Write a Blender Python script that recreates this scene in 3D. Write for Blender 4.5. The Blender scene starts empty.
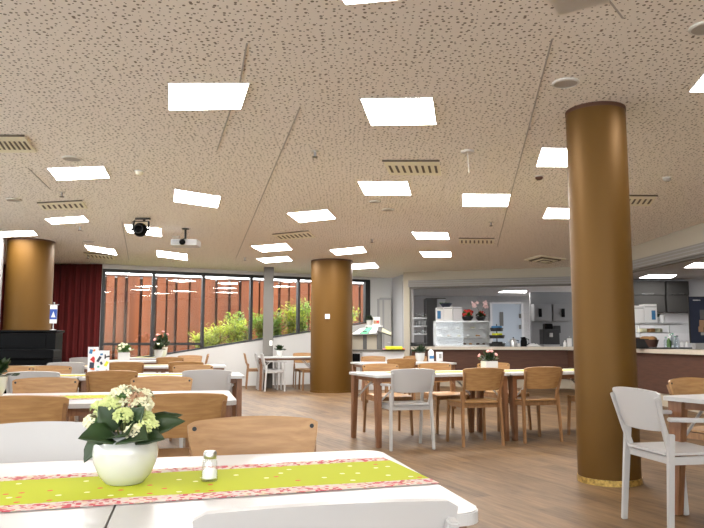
import bpy, bmesh, math, random
from mathutils import Vector, Matrix
random.seed(7)
S = bpy.context.scene
COL = S.collection
PI = math.pi
R = math.radians

# ------------------------------------------------------------------ survey of the room
EYE = 1.09
FPX = 700.0
PITCH = math.atan(77 / FPX)
SP, CP = math.sin(PITCH), math.cos(PITCH)
CEIL0, CEILK = 3.070, 0.0147          # ceiling height falls gently away from the entrance
TZ = 0.737                            # table height

def ray(px, py):
    v = 264 - py
    return Vector((px - 352, FPX * CP - v * SP, FPX * SP + v * CP))
def on_z(px, py, z):
    d = ray(px, py); return Vector((0, 0, EYE)) + d * ((z - EYE) / d.z)
def on_floor(px, py): return on_z(px, py, 0)
def on_ceil(px, py):
    d = ray(px, py); t = (CEIL0 - EYE) / (d.z + CEILK * d.y)
    return Vector((0, 0, EYE)) + d * t
def at(px, py, Y):
    d = ray(px, py); return Vector((0, 0, EYE)) + d * (Y / d.y)
def ceil_z(y): return CEIL0 - CEILK * y

# ------------------------------------------------------------------ materials
def mat(name, color, rough=0.5, metal=0.0, spec=None, noise=None, coat=0):
    m = bpy.data.materials.new(name); m.use_nodes = True
    nt = m.node_tree; b = nt.nodes['Principled BSDF']
    b.inputs['Base Color'].default_value = (*color, 1)
    b.inputs['Roughness'].default_value = rough
    b.inputs['Metallic'].default_value = metal
    if spec is not None: b.inputs['Specular IOR Level'].default_value = spec
    if coat: b.inputs['Coat Weight'].default_value = coat
    if noise:
        sc, amt, stretch = noise
        tc = nt.nodes.new('ShaderNodeTexCoord'); mp = nt.nodes.new('ShaderNodeMapping')
        mp.inputs['Scale'].default_value = stretch
        nz = nt.nodes.new('ShaderNodeTexNoise'); nz.inputs['Scale'].default_value = sc; nz.inputs['Detail'].default_value = 5
        cr = nt.nodes.new('ShaderNodeValToRGB')
        cr.color_ramp.elements[0].position = .3; cr.color_ramp.elements[1].position = .7
        cr.color_ramp.elements[0].color = (*[c * (1 - amt) for c in color], 1)
        cr.color_ramp.elements[1].color = (*[min(1, c * (1 + amt)) for c in color], 1)
        nt.links.new(tc.outputs['Object'], mp.inputs['Vector']); nt.links.new(mp.outputs['Vector'], nz.inputs['Vector'])
        nt.links.new(nz.outputs['Fac'], cr.inputs['Fac']); nt.links.new(cr.outputs['Color'], b.inputs['Base Color'])
    return m
def emit(name, color, st):
    m = bpy.data.materials.new(name); m.use_nodes = True; nt = m.node_tree
    nt.nodes.clear(); o = nt.nodes.new('ShaderNodeOutputMaterial'); e = nt.nodes.new('ShaderNodeEmission')
    e.inputs['Color'].default_value = (*color, 1); e.inputs['Strength'].default_value = st
    nt.links.new(e.outputs[0], o.inputs[0]); return m
def glass_mat(name, tint=(1, 1, 1), refl=1.0):
    m = bpy.data.materials.new(name); m.use_nodes = True; nt = m.node_tree
    nt.nodes.clear(); o = nt.nodes.new('ShaderNodeOutputMaterial')
    t = nt.nodes.new('ShaderNodeBsdfTransparent'); t.inputs['Color'].default_value = (*tint, 1)
    g = nt.nodes.new('ShaderNodeBsdfGlossy'); g.inputs['Roughness'].default_value = 0.015
    f = nt.nodes.new('ShaderNodeFresnel'); f.inputs['IOR'].default_value = 1.5
    ge = nt.nodes.new('ShaderNodeNewGeometry'); mi = nt.nodes.new('ShaderNodeMapRange'); mi.inputs['To Min'].default_value = 1.5; mi.inputs['To Max'].default_value = 1 / 1.5
    nt.links.new(ge.outputs['Backfacing'], mi.inputs['Value']); nt.links.new(mi.outputs[0], f.inputs['IOR'])
    mu = nt.nodes.new('ShaderNodeMath'); mu.operation = 'MULTIPLY'; mu.inputs[1].default_value = refl; mu.use_clamp = True
    x = nt.nodes.new('ShaderNodeMixShader')
    nt.links.new(f.outputs[0], mu.inputs[0]); nt.links.new(mu.outputs[0], x.inputs[0])
    nt.links.new(t.outputs[0], x.inputs[1]); nt.links.new(g.outputs[0], x.inputs[2]); nt.links.new(x.outputs[0], o.inputs[0])
    return m
def wood(name, c0, c1, rough=.42, stretch=(2, 18, 18), sc=3.0):
    m = bpy.data.materials.new(name); m.use_nodes = True; nt = m.node_tree; b = nt.nodes['Principled BSDF']
    b.inputs['Roughness'].default_value = rough
    tc = nt.nodes.new('ShaderNodeTexCoord'); mp = nt.nodes.new('ShaderNodeMapping'); mp.inputs['Scale'].default_value = stretch
    nz = nt.nodes.new('ShaderNodeTexNoise'); nz.inputs['Scale'].default_value = sc; nz.inputs['Detail'].default_value = 6
    nz.inputs['Distortion'].default_value = .4
    cr = nt.nodes.new('ShaderNodeValToRGB')
    cr.color_ramp.elements[0].position = .32; cr.color_ramp.elements[1].position = .68
    cr.color_ramp.elements[0].color = (*c0, 1); cr.color_ramp.elements[1].color = (*c1, 1)
    nt.links.new(tc.outputs['Object'], mp.inputs['Vector']); nt.links.new(mp.outputs['Vector'], nz.inputs['Vector'])
    nt.links.new(nz.outputs['Fac'], cr.inputs['Fac']); nt.links.new(cr.outputs['Color'], b.inputs['Base Color'])
    return m

M = {}
M['white'] = mat('white_lacquer', (.43, .42, .415), .35)
M['laminate'] = mat('white_laminate', (.46, .452, .45), .28)
M['oak'] = wood('oak_veneer', (.29, .150, .056), (.40, .225, .090))
M['oak_leg'] = wood('oak_solid', (.21, .102, .042), (.30, .158, .068), stretch=(18, 18, 2))
M['brown_leg'] = wood('table_leg_wood', (.15, .062, .027), (.22, .10, .045), stretch=(18, 18, 2))
M['bolt'] = mat('bolt_black', (.01, .01, .01), .4)
M['steel'] = mat('brushed_steel', (.55, .55, .55), .3, 1.0)
M['gold'] = mat('bronze_paint', (.112, .054, .0085), .48, .34, spec=.25)
M['gold_trim'] = mat('worn_brass_foot', (.42, .28, .08), .35, .7, noise=(40, .5, (1, 1, 1)))
M['wall'] = mat('white_wall_paint', (.60, .60, .595), .8)
M['beige'] = mat('cream_wall_paint', (.46, .42, .34), .8)
M['kitchen_wall'] = mat('grey_kitchen_paint', (.46, .455, .46), .8)
M['cab_dark'] = mat('dark_cabinet_front', (.045, .043, .041), .85, spec=.1)
M['partition'] = mat('dark_grey_partition', (.16, .158, .16), .7)
M['kitchen_white'] = mat('pale_kitchen_paint', (.60, .60, .62), .7)
M['frame'] = mat('anthracite_frame', (.016, .016, .018), .5)
M['post'] = mat('grey_post_paint', (.12, .112, .10), .6)
M['glass'] = glass_mat('window_glass', (.97, .98, .98), 1.9)
M['clear'] = glass_mat('clear_glass', (.97, .98, .98), .9)
M['lamp'] = emit('lamp_diffuser', (1.0, .965, .92), 25.0)
M['lamp_kitchen'] = emit('kitchen_lamp_diffuser', (1.0, .98, .95), 12.0)
M['lamp_frame'] = mat('lamp_rim', (.62, .59, .55), .5)
M['vent'] = mat('vent_plate', (.88, .84, .68), .6)
M['dark'] = mat('dark_slot', (.12, .10, .075), .8)
M['black'] = mat('black_gloss', (.003, .003, .0035), .4, spec=.06)
M['blackmatt'] = mat('black_matt', (.012, .012, .013), .6)
M['curtain'] = mat('red_curtain_cloth', (.085, .003, .003), .95, noise=(6, .2, (4, 4, .3)))
M['rust'] = mat('weathered_rust_cladding', (.112, .0235, .002), .8, noise=(1.4, .3, (2.2, 2.2, .15)))
M['rust_dark'] = mat('rust_cladding_groove', (.04, .011, .006), .85)
M['soil'] = mat('soil', (.03, .02, .012), .9)
M['leaf'] = mat('dark_green_leaf', (.015, .036, .009), .45, noise=(14, .4, (1, 1, 1)))
M['leaf_mid'] = mat('mid_green_leaf', (.06, .15, .03), .4, noise=(14, .4, (1, 1, 1)))
M['leaf_yellow'] = mat('yellow_green_leaf', (.36, .40, .05), .5, noise=(3, .45, (1, 1, 1)))
M['leaf_shrub'] = mat('shrub_green_leaf', (.20, .29, .05), .5, noise=(3, .45, (1, 1, 1)))
for k_ in ('leaf_yellow', 'leaf_shrub'):
    n_ = M[k_].node_tree; p_ = n_.nodes['Principled BSDF']; tr = n_.nodes.new('ShaderNodeBsdfTranslucent'); mxs = n_.nodes.new('ShaderNodeMixShader'); mxs.inputs[0].default_value = .5
    src = p_.inputs['Base Color'].links[0].from_socket; n_.links.new(src, tr.inputs['Color'])
    o_ = n_.nodes['Material Output']; n_.links.new(p_.outputs[0], mxs.inputs[1]); n_.links.new(tr.outputs[0], mxs.inputs[2]); n_.links.new(mxs.outputs[0], o_.inputs[0])
M['stem'] = mat('plant_stem', (.10, .12, .03), .6)
M['petal_white'] = mat('cream_petal', (.62, .60, .40), .5)
M['petal_green'] = mat('green_white_petal', (.50, .56, .22), .5)
M['petal_brown'] = mat('faded_petal', (.36, .21, .12), .6)
M['petal_pink'] = mat('pink_petal', (.75, .32, .30), .5)
M['petal_pale'] = mat('pale_pink_petal', (.85, .60, .60), .5)
M['petal_red'] = mat('red_bract', (.55, .03, .02), .5)
M['ceramic'] = mat('white_ceramic', (.55, .55, .53), .12, coat=.6)
M['salt'] = mat('salt', (.85, .85, .84), .9)
M['grey'] = mat('grey_plastic', (.32, .32, .32), .5)
M['midgrey'] = mat('mid_grey_panel', (.11, .108, .105), .5)
M['shutter'] = mat('shutter_housing', (.26, .245, .225), .5)
M['counter_brown'] = wood('counter_front_veneer', (.055, .017, .007), (.080, .028, .012), rough=.7, stretch=(1.2, 1.2, 14))
M['counter_top'] = mat('counter_top_stone', (.52, .46, .38), .35, noise=(60, .12, (1, 1, 1)))
M['plinth'] = mat('counter_plinth', (.40, .34, .26), .6)
M['paper'] = mat('paper_white', (.78, .78, .78), .7)
M['blue'] = mat('flag_blue', (.02, .07, .35), .6)
M['navy'] = mat('poster_navy', (.02, .026, .05), .5)
M['yellow'] = mat('lime_cloth', (.62, .63, .03), .85)
M['orange'] = mat('orange_print', (.75, .16, .02), .6)
M['red'] = mat('red_print', (.55, .03, .03), .6)
M['green'] = mat('green_print', (.08, .40, .22), .6)
M['teal'] = mat('blue_print', (.04, .18, .38), .6)
M['food_tan'] = mat('pastry_tan', (.42, .22, .08), .7)
M['food_dark'] = mat('chocolate_cake', (.07, .03, .02), .6)
M['plastic_clear'] = glass_mat('water_bottle_plastic', (.85, .9, .93), 1.2)
M['door_blue'] = mat('pale_blue_door', (.42, .48, .56), .6)
M['door_grey'] = mat('grey_door', (.46, .45, .43), .6)
M['sand'] = mat('planting_bed_earth', (.16, .17, .06), .95, noise=(4, .4, (1, 1, 1)))
M['speaker_grey'] = mat('speaker_grille', (.42, .39, .36), .7)
M['smooth_ceiling'] = mat('smooth_plaster', (.84, .80, .75), .8)

def ceiling_mat():
    m = bpy.data.materials.new('perforated_plasterboard'); m.use_nodes = True; nt = m.node_tree; b = nt.nodes['Principled BSDF']
    b.inputs['Roughness'].default_value = .9
    tc = nt.nodes.new('ShaderNodeTexCoord')
    def dots(scale, r0, r1, rnd):
        v = nt.nodes.new('ShaderNodeTexVoronoi'); v.voronoi_dimensions = '2D'; v.inputs['Scale'].default_value = scale
        v.inputs['Randomness'].default_value = rnd
        nt.links.new(tc.outputs['Object'], v.inputs['Vector'])
        sep = nt.nodes.new('ShaderNodeSeparateColor'); nt.links.new(v.outputs['Color'], sep.inputs[0])
        mr = nt.nodes.new('ShaderNodeMapRange'); mr.inputs['To Min'].default_value = r0; mr.inputs['To Max'].default_value = r1
        nt.links.new(sep.outputs[0], mr.inputs['Value'])
        lt = nt.nodes.new('ShaderNodeMath'); lt.operation = 'LESS_THAN'
        nt.links.new(v.outputs['Distance'], lt.inputs[0]); nt.links.new(mr.outputs[0], lt.inputs[1])
        return lt
    a = dots(23, .08, .245, .8)
    mx = nt.nodes.new('ShaderNodeMix'); mx.data_type = 'RGBA'
    mx.inputs[6].default_value = (.90, .85, .795, 1); mx.inputs[7].default_value = (.22, .185, .15, 1)
    nt.links.new(a.outputs[0], mx.inputs[0]); nt.links.new(mx.outputs[2], b.inputs['Base Color'])
    return m
M['ceiling'] = ceiling_mat()

def floor_mat():
    m = bpy.data.materials.new('oak_vinyl_planks'); m.use_nodes = True; nt = m.node_tree; b = nt.nodes['Principled BSDF']
    b.inputs['Roughness'].default_value = .5
    b.inputs['Specular IOR Level'].default_value = .22
    tc = nt.nodes.new('ShaderNodeTexCoord'); mp = nt.nodes.new('ShaderNodeMapping'); mp.inputs['Rotation'].default_value = (0, 0, R(65))
    nt.links.new(tc.outputs['Object'], mp.inputs['Vector'])
    br = nt.nodes.new('ShaderNodeTexBrick'); br.inputs['Scale'].default_value = 1
    br.inputs['Brick Width'].default_value = 1.25; br.inputs['Row Height'].default_value = .18
    br.inputs['Mortar Size'].default_value = .002; br.inputs['Mortar Smooth'].default_value = .3
    br.inputs['Color1'].default_value = (.0, .0, .0, 1); br.inputs['Color2'].default_value = (1, 1, 1, 1); br.inputs['Mortar'].default_value = (0, 0, 0, 1)
    br.inputs['Bias'].default_value = 0
    br.offset = .37; br.offset_frequency = 2
    nt.links.new(mp.outputs['Vector'], br.inputs['Vector'])
    mp2 = nt.nodes.new('ShaderNodeMapping'); mp2.inputs['Scale'].default_value = (1.1, 9, 1)
    nt.links.new(mp.outputs['Vector'], mp2.inputs['Vector'])
    nz = nt.nodes.new('ShaderNodeTexNoise'); nz.inputs['Scale'].default_value = 2.2; nz.inputs['Detail'].default_value = 8; nz.inputs['Roughness'].default_value = .65
    nt.links.new(mp2.outputs['Vector'], nz.inputs['Vector'])
    ad = nt.nodes.new('ShaderNodeMath'); ad.operation = 'MULTIPLY_ADD'; ad.inputs[1].default_value = .22
    nt.links.new(br.outputs['Color'], ad.inputs[0]); nt.links.new(nz.outputs['Fac'], ad.inputs[2])
    cr = nt.nodes.new('ShaderNodeValToRGB')
    e = cr.color_ramp.elements
    e[0].position = .38; e[0].color = (.058, .028, .011, 1); e[1].position = .80; e[1].color = (.198, .120, .058, 1)
    k = cr.color_ramp.elements.new(.55); k.color = (.122, .071, .033, 1)
    nt.links.new(ad.outputs[0], cr.inputs['Fac'])
    mo = nt.nodes.new('ShaderNodeMix'); mo.data_type = 'RGBA'; mo.inputs[7].default_value = (.10, .065, .045, 1)
    nt.links.new(br.outputs['Fac'], mo.inputs[0]); nt.links.new(cr.outputs['Color'], mo.inputs[6])
    nt.links.new(mo.outputs[2], b.inputs['Base Color'])
    return m
M['floor'] = floor_mat()

def runner_mat(half, border):
    m = bpy.data.materials.new('printed_table_runner'); m.use_nodes = True; nt = m.node_tree; b = nt.nodes['Principled BSDF']
    b.inputs['Roughness'].default_value = .9
    tc = nt.nodes.new('ShaderNodeTexCoord'); sp = nt.nodes.new('ShaderNodeSeparateXYZ')
    nt.links.new(tc.outputs['Object'], sp.inputs[0])
    ab = nt.nodes.new('ShaderNodeMath'); ab.operation = 'ABSOLUTE'; nt.links.new(sp.outputs[1], ab.inputs[0])
    gt = nt.nodes.new('ShaderNodeMath'); gt.operation = 'GREATER_THAN'; gt.inputs[1].default_value = half - border
    nt.links.new(ab.outputs[0], gt.inputs[0])
    v = nt.nodes.new('ShaderNodeTexVoronoi'); v.voronoi_dimensions = '2D'; v.inputs['Scale'].default_value = 110
    nt.links.new(tc.outputs['Object'], v.inputs['Vector'])
    s2 = nt.nodes.new('ShaderNodeSeparateColor'); nt.links.new(v.outputs['Color'], s2.inputs[0])
    cr = nt.nodes.new('ShaderNodeValToRGB'); cr.color_ramp.interpolation = 'CONSTANT'
    cr.color_ramp.elements[0].color = (.50, .08, .10, 1); cr.color_ramp.elements[0].position = 0
    cr.color_ramp.elements[1].color = (.60, .52, .48, 1); cr.color_ramp.elements[1].position = .22
    for pos, c in ((.62, (.60, .34, .32, 1)), (.78, (.62, .52, .36, 1)), (.92, (.42, .15, .15, 1))):
        k = cr.color_ramp.elements.new(pos); k.color = c
    nt.links.new(s2.outputs[0], cr.inputs['Fac'])
    # sparse little flowers on the lime field
    v2 = nt.nodes.new('ShaderNodeTexVoronoi'); v2.voronoi_dimensions = '2D'; v2.inputs['Scale'].default_value = 19; v2.inputs['Randomness'].default_value = 1
    nt.links.new(tc.outputs['Object'], v2.inputs['Vector'])
    s3 = nt.nodes.new('ShaderNodeSeparateColor'); nt.links.new(v2.outputs['Color'], s3.inputs[0])
    lt = nt.nodes.new('ShaderNodeMath'); lt.operation = 'LESS_THAN'; lt.inputs[1].default_value = .13; nt.links.new(v2.outputs['Distance'], lt.inputs[0])
    g2 = nt.nodes.new('ShaderNodeMath'); g2.operation = 'GREATER_THAN'; g2.inputs[1].default_value = .55; nt.links.new(s3.outputs[1], g2.inputs[0])
    an = nt.nodes.new('ShaderNodeMath'); an.operation = 'MULTIPLY'; nt.links.new(lt.outputs[0], an.inputs[0]); nt.links.new(g2.outputs[0], an.inputs[1])
    fc = nt.nodes.new('ShaderNodeValToRGB'); fc.color_ramp.interpolation = 'CONSTANT'
    fc.color_ramp.elements[0].color = (.60, .10, .04, 1); fc.color_ramp.elements[1].color = (.82, .80, .45, 1); fc.color_ramp.elements[1].position = .5
    nt.links.new(s3.outputs[0], fc.inputs['Fac'])
    m1 = nt.nodes.new('ShaderNodeMix'); m1.data_type = 'RGBA'; m1.inputs[6].default_value = (.43, .475, .012, 1)
    nt.links.new(an.outputs[0], m1.inputs[0]); nt.links.new(fc.outputs[0], m1.inputs[7])
    m2 = nt.nodes.new('ShaderNodeMix'); m2.data_type = 'RGBA'
    nt.links.new(gt.outputs[0], m2.inputs[0]); nt.links.new(m1.outputs[2], m2.inputs[6]); nt.links.new(cr.outputs[0], m2.inputs[7])
    nt.links.new(m2.outputs[2], b.inputs['Base Color'])
    return m

# ------------------------------------------------------------------ mesh helpers
class MB:
    def __init__(s): s.bm = bmesh.new()
    def box(s, c, d, rot=None, bev=0):
        r = bmesh.ops.create_cube(s.bm, size=1)
        vs = r['verts']
        mt = Matrix.Translation(Vector(c)) @ (rot.to_4x4() if rot else Matrix.Identity(4)) @ Matrix.Diagonal((*d, 1))
        bmesh.ops.transform(s.bm, matrix=mt, verts=vs)
        if bev:
            es = list({e for v in vs for e in v.link_edges})
            bmesh.ops.bevel(s.bm, geom=es, offset=bev, segments=2, affect='EDGES', profile=.6)
        return s
    def prism(s, pts, a, b, bev=0, M=None):
        """outline pts (x,y) extruded from z=a to z=b, optional matrix"""
        M = M or Matrix.Identity(4)
        lo = [s.bm.verts.new(M @ Vector((x, y, a))) for x, y in pts]
        hi = [s.bm.verts.new(M @ Vector((x, y, b))) for x, y in pts]
        n = len(pts)
        s.bm.faces.new(lo[::-1]); s.bm.faces.new(hi)
        for i in range(n): s.bm.faces.new((lo[i], lo[(i + 1) % n], hi[(i + 1) % n], hi[i]))
        if bev:
            es = [e for v in hi for e in v.link_edges if e.other_vert(v) in hi]
            bmesh.ops.bevel(s.bm, geom=list(set(es)), offset=bev, segments=2, affect='EDGES')
        return s
    def bar(s, p0, p1, s0, s1=None, up=(0, 0, 1), bev=0):
        """rectangular bar from p0 to p1; s0/s1 = (w, t) at the ends"""
        s1 = s1 or s0; p0, p1 = Vector(p0), Vector(p1)
        d = (p1 - p0).normalized(); u = Vector(up)
        if abs(d.dot(u)) > .95: u = Vector((0, 1, 0))
        x = d.cross(u).normalized(); y = x.cross(d).normalized()
        V = []
        for p, (w, t) in ((p0, s0), (p1, s1)):
            for a, b in ((-1, -1), (1, -1), (1, 1), (-1, 1)):
                V.append(s.bm.verts.new(p + x * a * w / 2 + y * b * t / 2))
        fs = [(3, 2, 1, 0), (4, 5, 6, 7), (0, 1, 5, 4), (1, 2, 6, 5), (2, 3, 7, 6), (3, 0, 4, 7)]
        for f in fs: s.bm.faces.new([V[i] for i in f])
        if bev:
            es = list({e for v in V for e in v.link_edges})
            bmesh.ops.bevel(s.bm, geom=es, offset=bev, segments=2, affect='EDGES')
        return s
    def tube(s, pts, r, n=8):
        pts = [Vector(p) for p in pts]; rings = []
        for i, p in enumerate(pts):
            d = (pts[min(i + 1, len(pts) - 1)] - pts[max(i - 1, 0)]).normalized()
            u = Vector((0, 0, 1)) if abs(d.z) < .95 else Vector((0, 1, 0))
            x = d.cross(u).normalized(); y = x.cross(d)
            rr = r[i] if isinstance(r, (list, tuple)) else r
            rings.append([s.bm.verts.new(p + (x * math.cos(2 * PI * k / n) + y * math.sin(2 * PI * k / n)) * rr) for k in range(n)])
        for a, b in zip(rings, rings[1:]):
            for k in range(n): s.bm.faces.new((a[k], a[(k + 1) % n], b[(k + 1) % n], b[k]))
        s.bm.faces.new(rings[0][::-1]); s.bm.faces.new(rings[-1])
        return s
    def lathe(s, prof, n=32, c=(0, 0, 0)):
        """profile (r,z) from bottom to top"""
        c = Vector(c); rings = []
        for r, z in prof:
            if r < 1e-6: rings.append([s.bm.verts.new(c + Vector((0, 0, z)))])
            else: rings.append([s.bm.verts.new(c + Vector((r * math.cos(2 * PI * k / n), r * math.sin(2 * PI * k / n), z))) for k in range(n)])
        for a, b in zip(rings, rings[1:]):
            for k in range(n):
                q = (k + 1) % n
                if len(a) == 1 and len(b) == 1: continue
                if len(a) == 1: s.bm.faces.new((a[0], b[q], b[k]))
                elif len(b) == 1: s.bm.faces.new((a[k], a[q], b[0]))
                else: s.bm.faces.new((a[k], a[q], b[q], b[k]))
        return s
    def grid(s, fn, nu, nv, thick=0):
        """surface fn(u,v)->Vector for u,v in 0..1, given thickness along the normal"""
        P = [[Vector(fn(i / nu, j / nv)) for j in range(nv + 1)] for i in range(nu + 1)]
        def nrm(i, j):
            a = P[min(i + 1, nu)][j] - P[max(i - 1, 0)][j]; b = P[i][min(j + 1, nv)] - P[i][max(j - 1, 0)]
            return a.cross(b).normalized()
        top = [[s.bm.verts.new(P[i][j] + (nrm(i, j) * thick / 2 if thick else Vector())) for j in range(nv + 1)] for i in range(nu + 1)]
        for i in range(nu):
            for j in range(nv): s.bm.faces.new((top[i][j], top[i + 1][j], top[i + 1][j + 1], top[i][j + 1]))
        if thick:
            bot = [[s.bm.verts.new(P[i][j] - nrm(i, j) * thick / 2) for j in range(nv + 1)] for i in range(nu + 1)]
            for i in range(nu):
                for j in range(nv): s.bm.faces.new((bot[i][j + 1], bot[i + 1][j + 1], bot[i + 1][j], bot[i][j]))
            for i in range(nu):
                s.bm.faces.new((top[i + 1][0], top[i][0], bot[i][0], bot[i + 1][0])); s.bm.faces.new((top[i][nv], top[i + 1][nv], bot[i + 1][nv], bot[i][nv]))
            for j in range(nv):
                s.bm.faces.new((top[0][j], top[0][j + 1], bot[0][j + 1], bot[0][j])); s.bm.faces.new((top[nu][j + 1], top[nu][j], bot[nu][j], bot[nu][j + 1]))
        return s
    def ball(s, c, r, seg=10, squash=(1, 1, 1)):
        q = bmesh.ops.create_uvsphere(s.bm, u_segments=seg, v_segments=max(6, seg // 2 + 2), radius=r)
        bmesh.ops.transform(s.bm, matrix=Matrix.Translation(Vector(c)) @ Matrix.Diagonal((*squash, 1)), verts=q['verts'])
        return s
    def poly(s, pts):
        s.bm.faces.new([s.bm.verts.new(Vector(p)) for p in pts]); return s
    def build(s, name, m, parent=None, smooth=False, loc=None, rotz=0, flip=True):
        if flip: bmesh.ops.recalc_face_normals(s.bm, faces=s.bm.faces)
        me = bpy.data.meshes.new(name); s.bm.to_mesh(me); s.bm.free()
        me.materials.append(M[m] if isinstance(m, str) else m)
        if smooth:
            for p in me.polygons: p.use_smooth = True
            if smooth != 'all':
                try: me.set_sharp_from_angle(angle=R(40))
                except Exception: pass
        o = bpy.data.objects.new(name, me); COL.objects.link(o)
        if parent: o.parent = parent
        if loc is not None: o.location = loc
        if rotz: o.rotation_euler.z = rotz
        return o

def tag(o, label, cat, group=None, kind=None):
    o['label'] = label; o['category'] = cat
    if group: o['group'] = group
    if kind: o['kind'] = kind
    return o
def thing(name, label, cat, loc=(0, 0, 0), rotz=0, group=None):
    o = bpy.data.objects.new(name, None); COL.objects.link(o); o.empty_display_size = .1
    o.location = loc; o.rotation_euler = (0, 0, rotz)
    return tag(o, label, cat, group)
def struct(o, label=None, cat=None):
    o['kind'] = 'structure'
    if label: o['label'] = label
    if cat: o['category'] = cat
    return o
def copy_tree(o, parent=None):
    c = o.copy(); COL.objects.link(c)
    if parent: c.parent = parent
    for ch in list(o.children): copy_tree(ch, c)
    return c
def rrect(x0, y0, x1, y1, r, n=6):
    pts = []
    for cx, cy, a in ((x1 - r, y1 - r, 0), (x0 + r, y1 - r, 90), (x0 + r, y0 + r, 180), (x1 - r, y0 + r, 270)):
        for k in range(n + 1):
            t = R(a + 90 * k / n); pts.append((cx + r * math.cos(t), cy + r * math.sin(t)))
    return pts

# ------------------------------------------------------------------ floor and ceiling
struct(MB().box((1.5, 9.5, -.06), (23, 31, .12)).build('floor', 'floor'), 'oak-look plank floor of the dining room', 'floor')
cb = MB()
ya, yb = -5.0, 19.6
def cz(x, y): return Vector((x, y, ceil_z(y)))
# ceiling of the dining room stops at the serving-hatch wall on the right
cpts = [(-8.6, ya), (6.35, ya), (5.68, 7.0), (5.50, 10.8), (5.27, 16.55), (1.40, 17.72), (1.40, 19.4), (.45, 19.4), (-5.9, 16.25), (-8.6, 16.25)]
lo = [cb.bm.verts.new(cz(*p)) for p in cpts]; hi = [cb.bm.verts.new(cz(*p) + Vector((0, 0, .12))) for p in cpts]
cb.bm.faces.new(lo[::-1]); cb.bm.faces.new(hi)
for i in range(len(cpts)): cb.bm.faces.new((lo[i], lo[(i + 1) % len(cpts)], hi[(i + 1) % len(cpts)], hi[i]))
ceiling = struct(cb.build('ceiling', 'ceiling'), 'perforated beige plasterboard ceiling', 'ceiling')

# thin joints of the ceiling boards, and one smooth access hatch
def seam(p, q, w=.012):
    a, b = on_ceil(*p), on_ceil(*q); a.z -= .001; b.z -= .001
    MB().bar(a, b, (w, .006)).build('trim', 'speaker_grey', ceiling)
for p, q in (((247, 43), (240, 82)), ((231, 108), (217, 150)), ((300, 107), (236, 258)), ((552, 39), (497, 247)), ((609, 0), (623, 18)), ((28, 168), (50, 189)), ((122, 222), (129, 260))): seam(p, q)
hb = MB()
hp = [on_ceil(*p) for p in ((545, -4), (560, 14), (612, 1), (606, -6))]
for v in hp: v.z -= .004
hb.poly(hp); bmesh.ops.solidify(hb.bm, geom=hb.bm.faces[:], thickness=.004)
hb.build('access_hatch', 'smooth_ceiling', ceiling)

# ------------------------------------------------------------------ ceiling lamps: each a rim and a glowing diffuser
def lamp(corners, label, ceil=True, zk=None, P=None):
    P = P or [on_ceil(*c) if ceil else on_z(c[0], c[1], zk) for c in corners]
    ctr = sum(P, Vector()) / 4
    t = thing('ceiling_lamp', label, 'ceiling light', ctr, 0, 'square recessed ceiling lamps')
    L = [p - ctr for p in P]
    out = [v * 1.035 for v in L]
    b = MB()
    o0 = [b.bm.verts.new(v + Vector((0, 0, .02))) for v in out]; o1 = [b.bm.verts.new(v + Vector((0, 0, -.008))) for v in out]
    i0 = [b.bm.verts.new(v + Vector((0, 0, .02))) for v in L]; i1 = [b.bm.verts.new(v + Vector((0, 0, -.008))) for v in L]
    for k in range(4):
        q = (k + 1) % 4
        b.bm.faces.new((o0[k], o0[q], o1[q], o1[k])); b.bm.faces.new((o1[k], o1[q], i1[q], i1[k])); b.bm.faces.new((i1[k], i1[q], i0[q], i0[k]))
    b.build('frame', 'lamp_frame', t)
    d = MB()
    lo = [d.bm.verts.new(v * .995 + Vector((0, 0, -.004))) for v in L]; hi2 = [d.bm.verts.new(v * .995 + Vector((0, 0, .008))) for v in L]
    d.bm.faces.new(lo[::-1]); d.bm.faces.new(hi2)
    for k in range(4): d.bm.faces.new((lo[k], lo[(k + 1) % 4], hi2[(k + 1) % 4], hi2[k]))
    d.build('diffuser', 'lamp' if ceil else 'lamp_kitchen', t)
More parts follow.
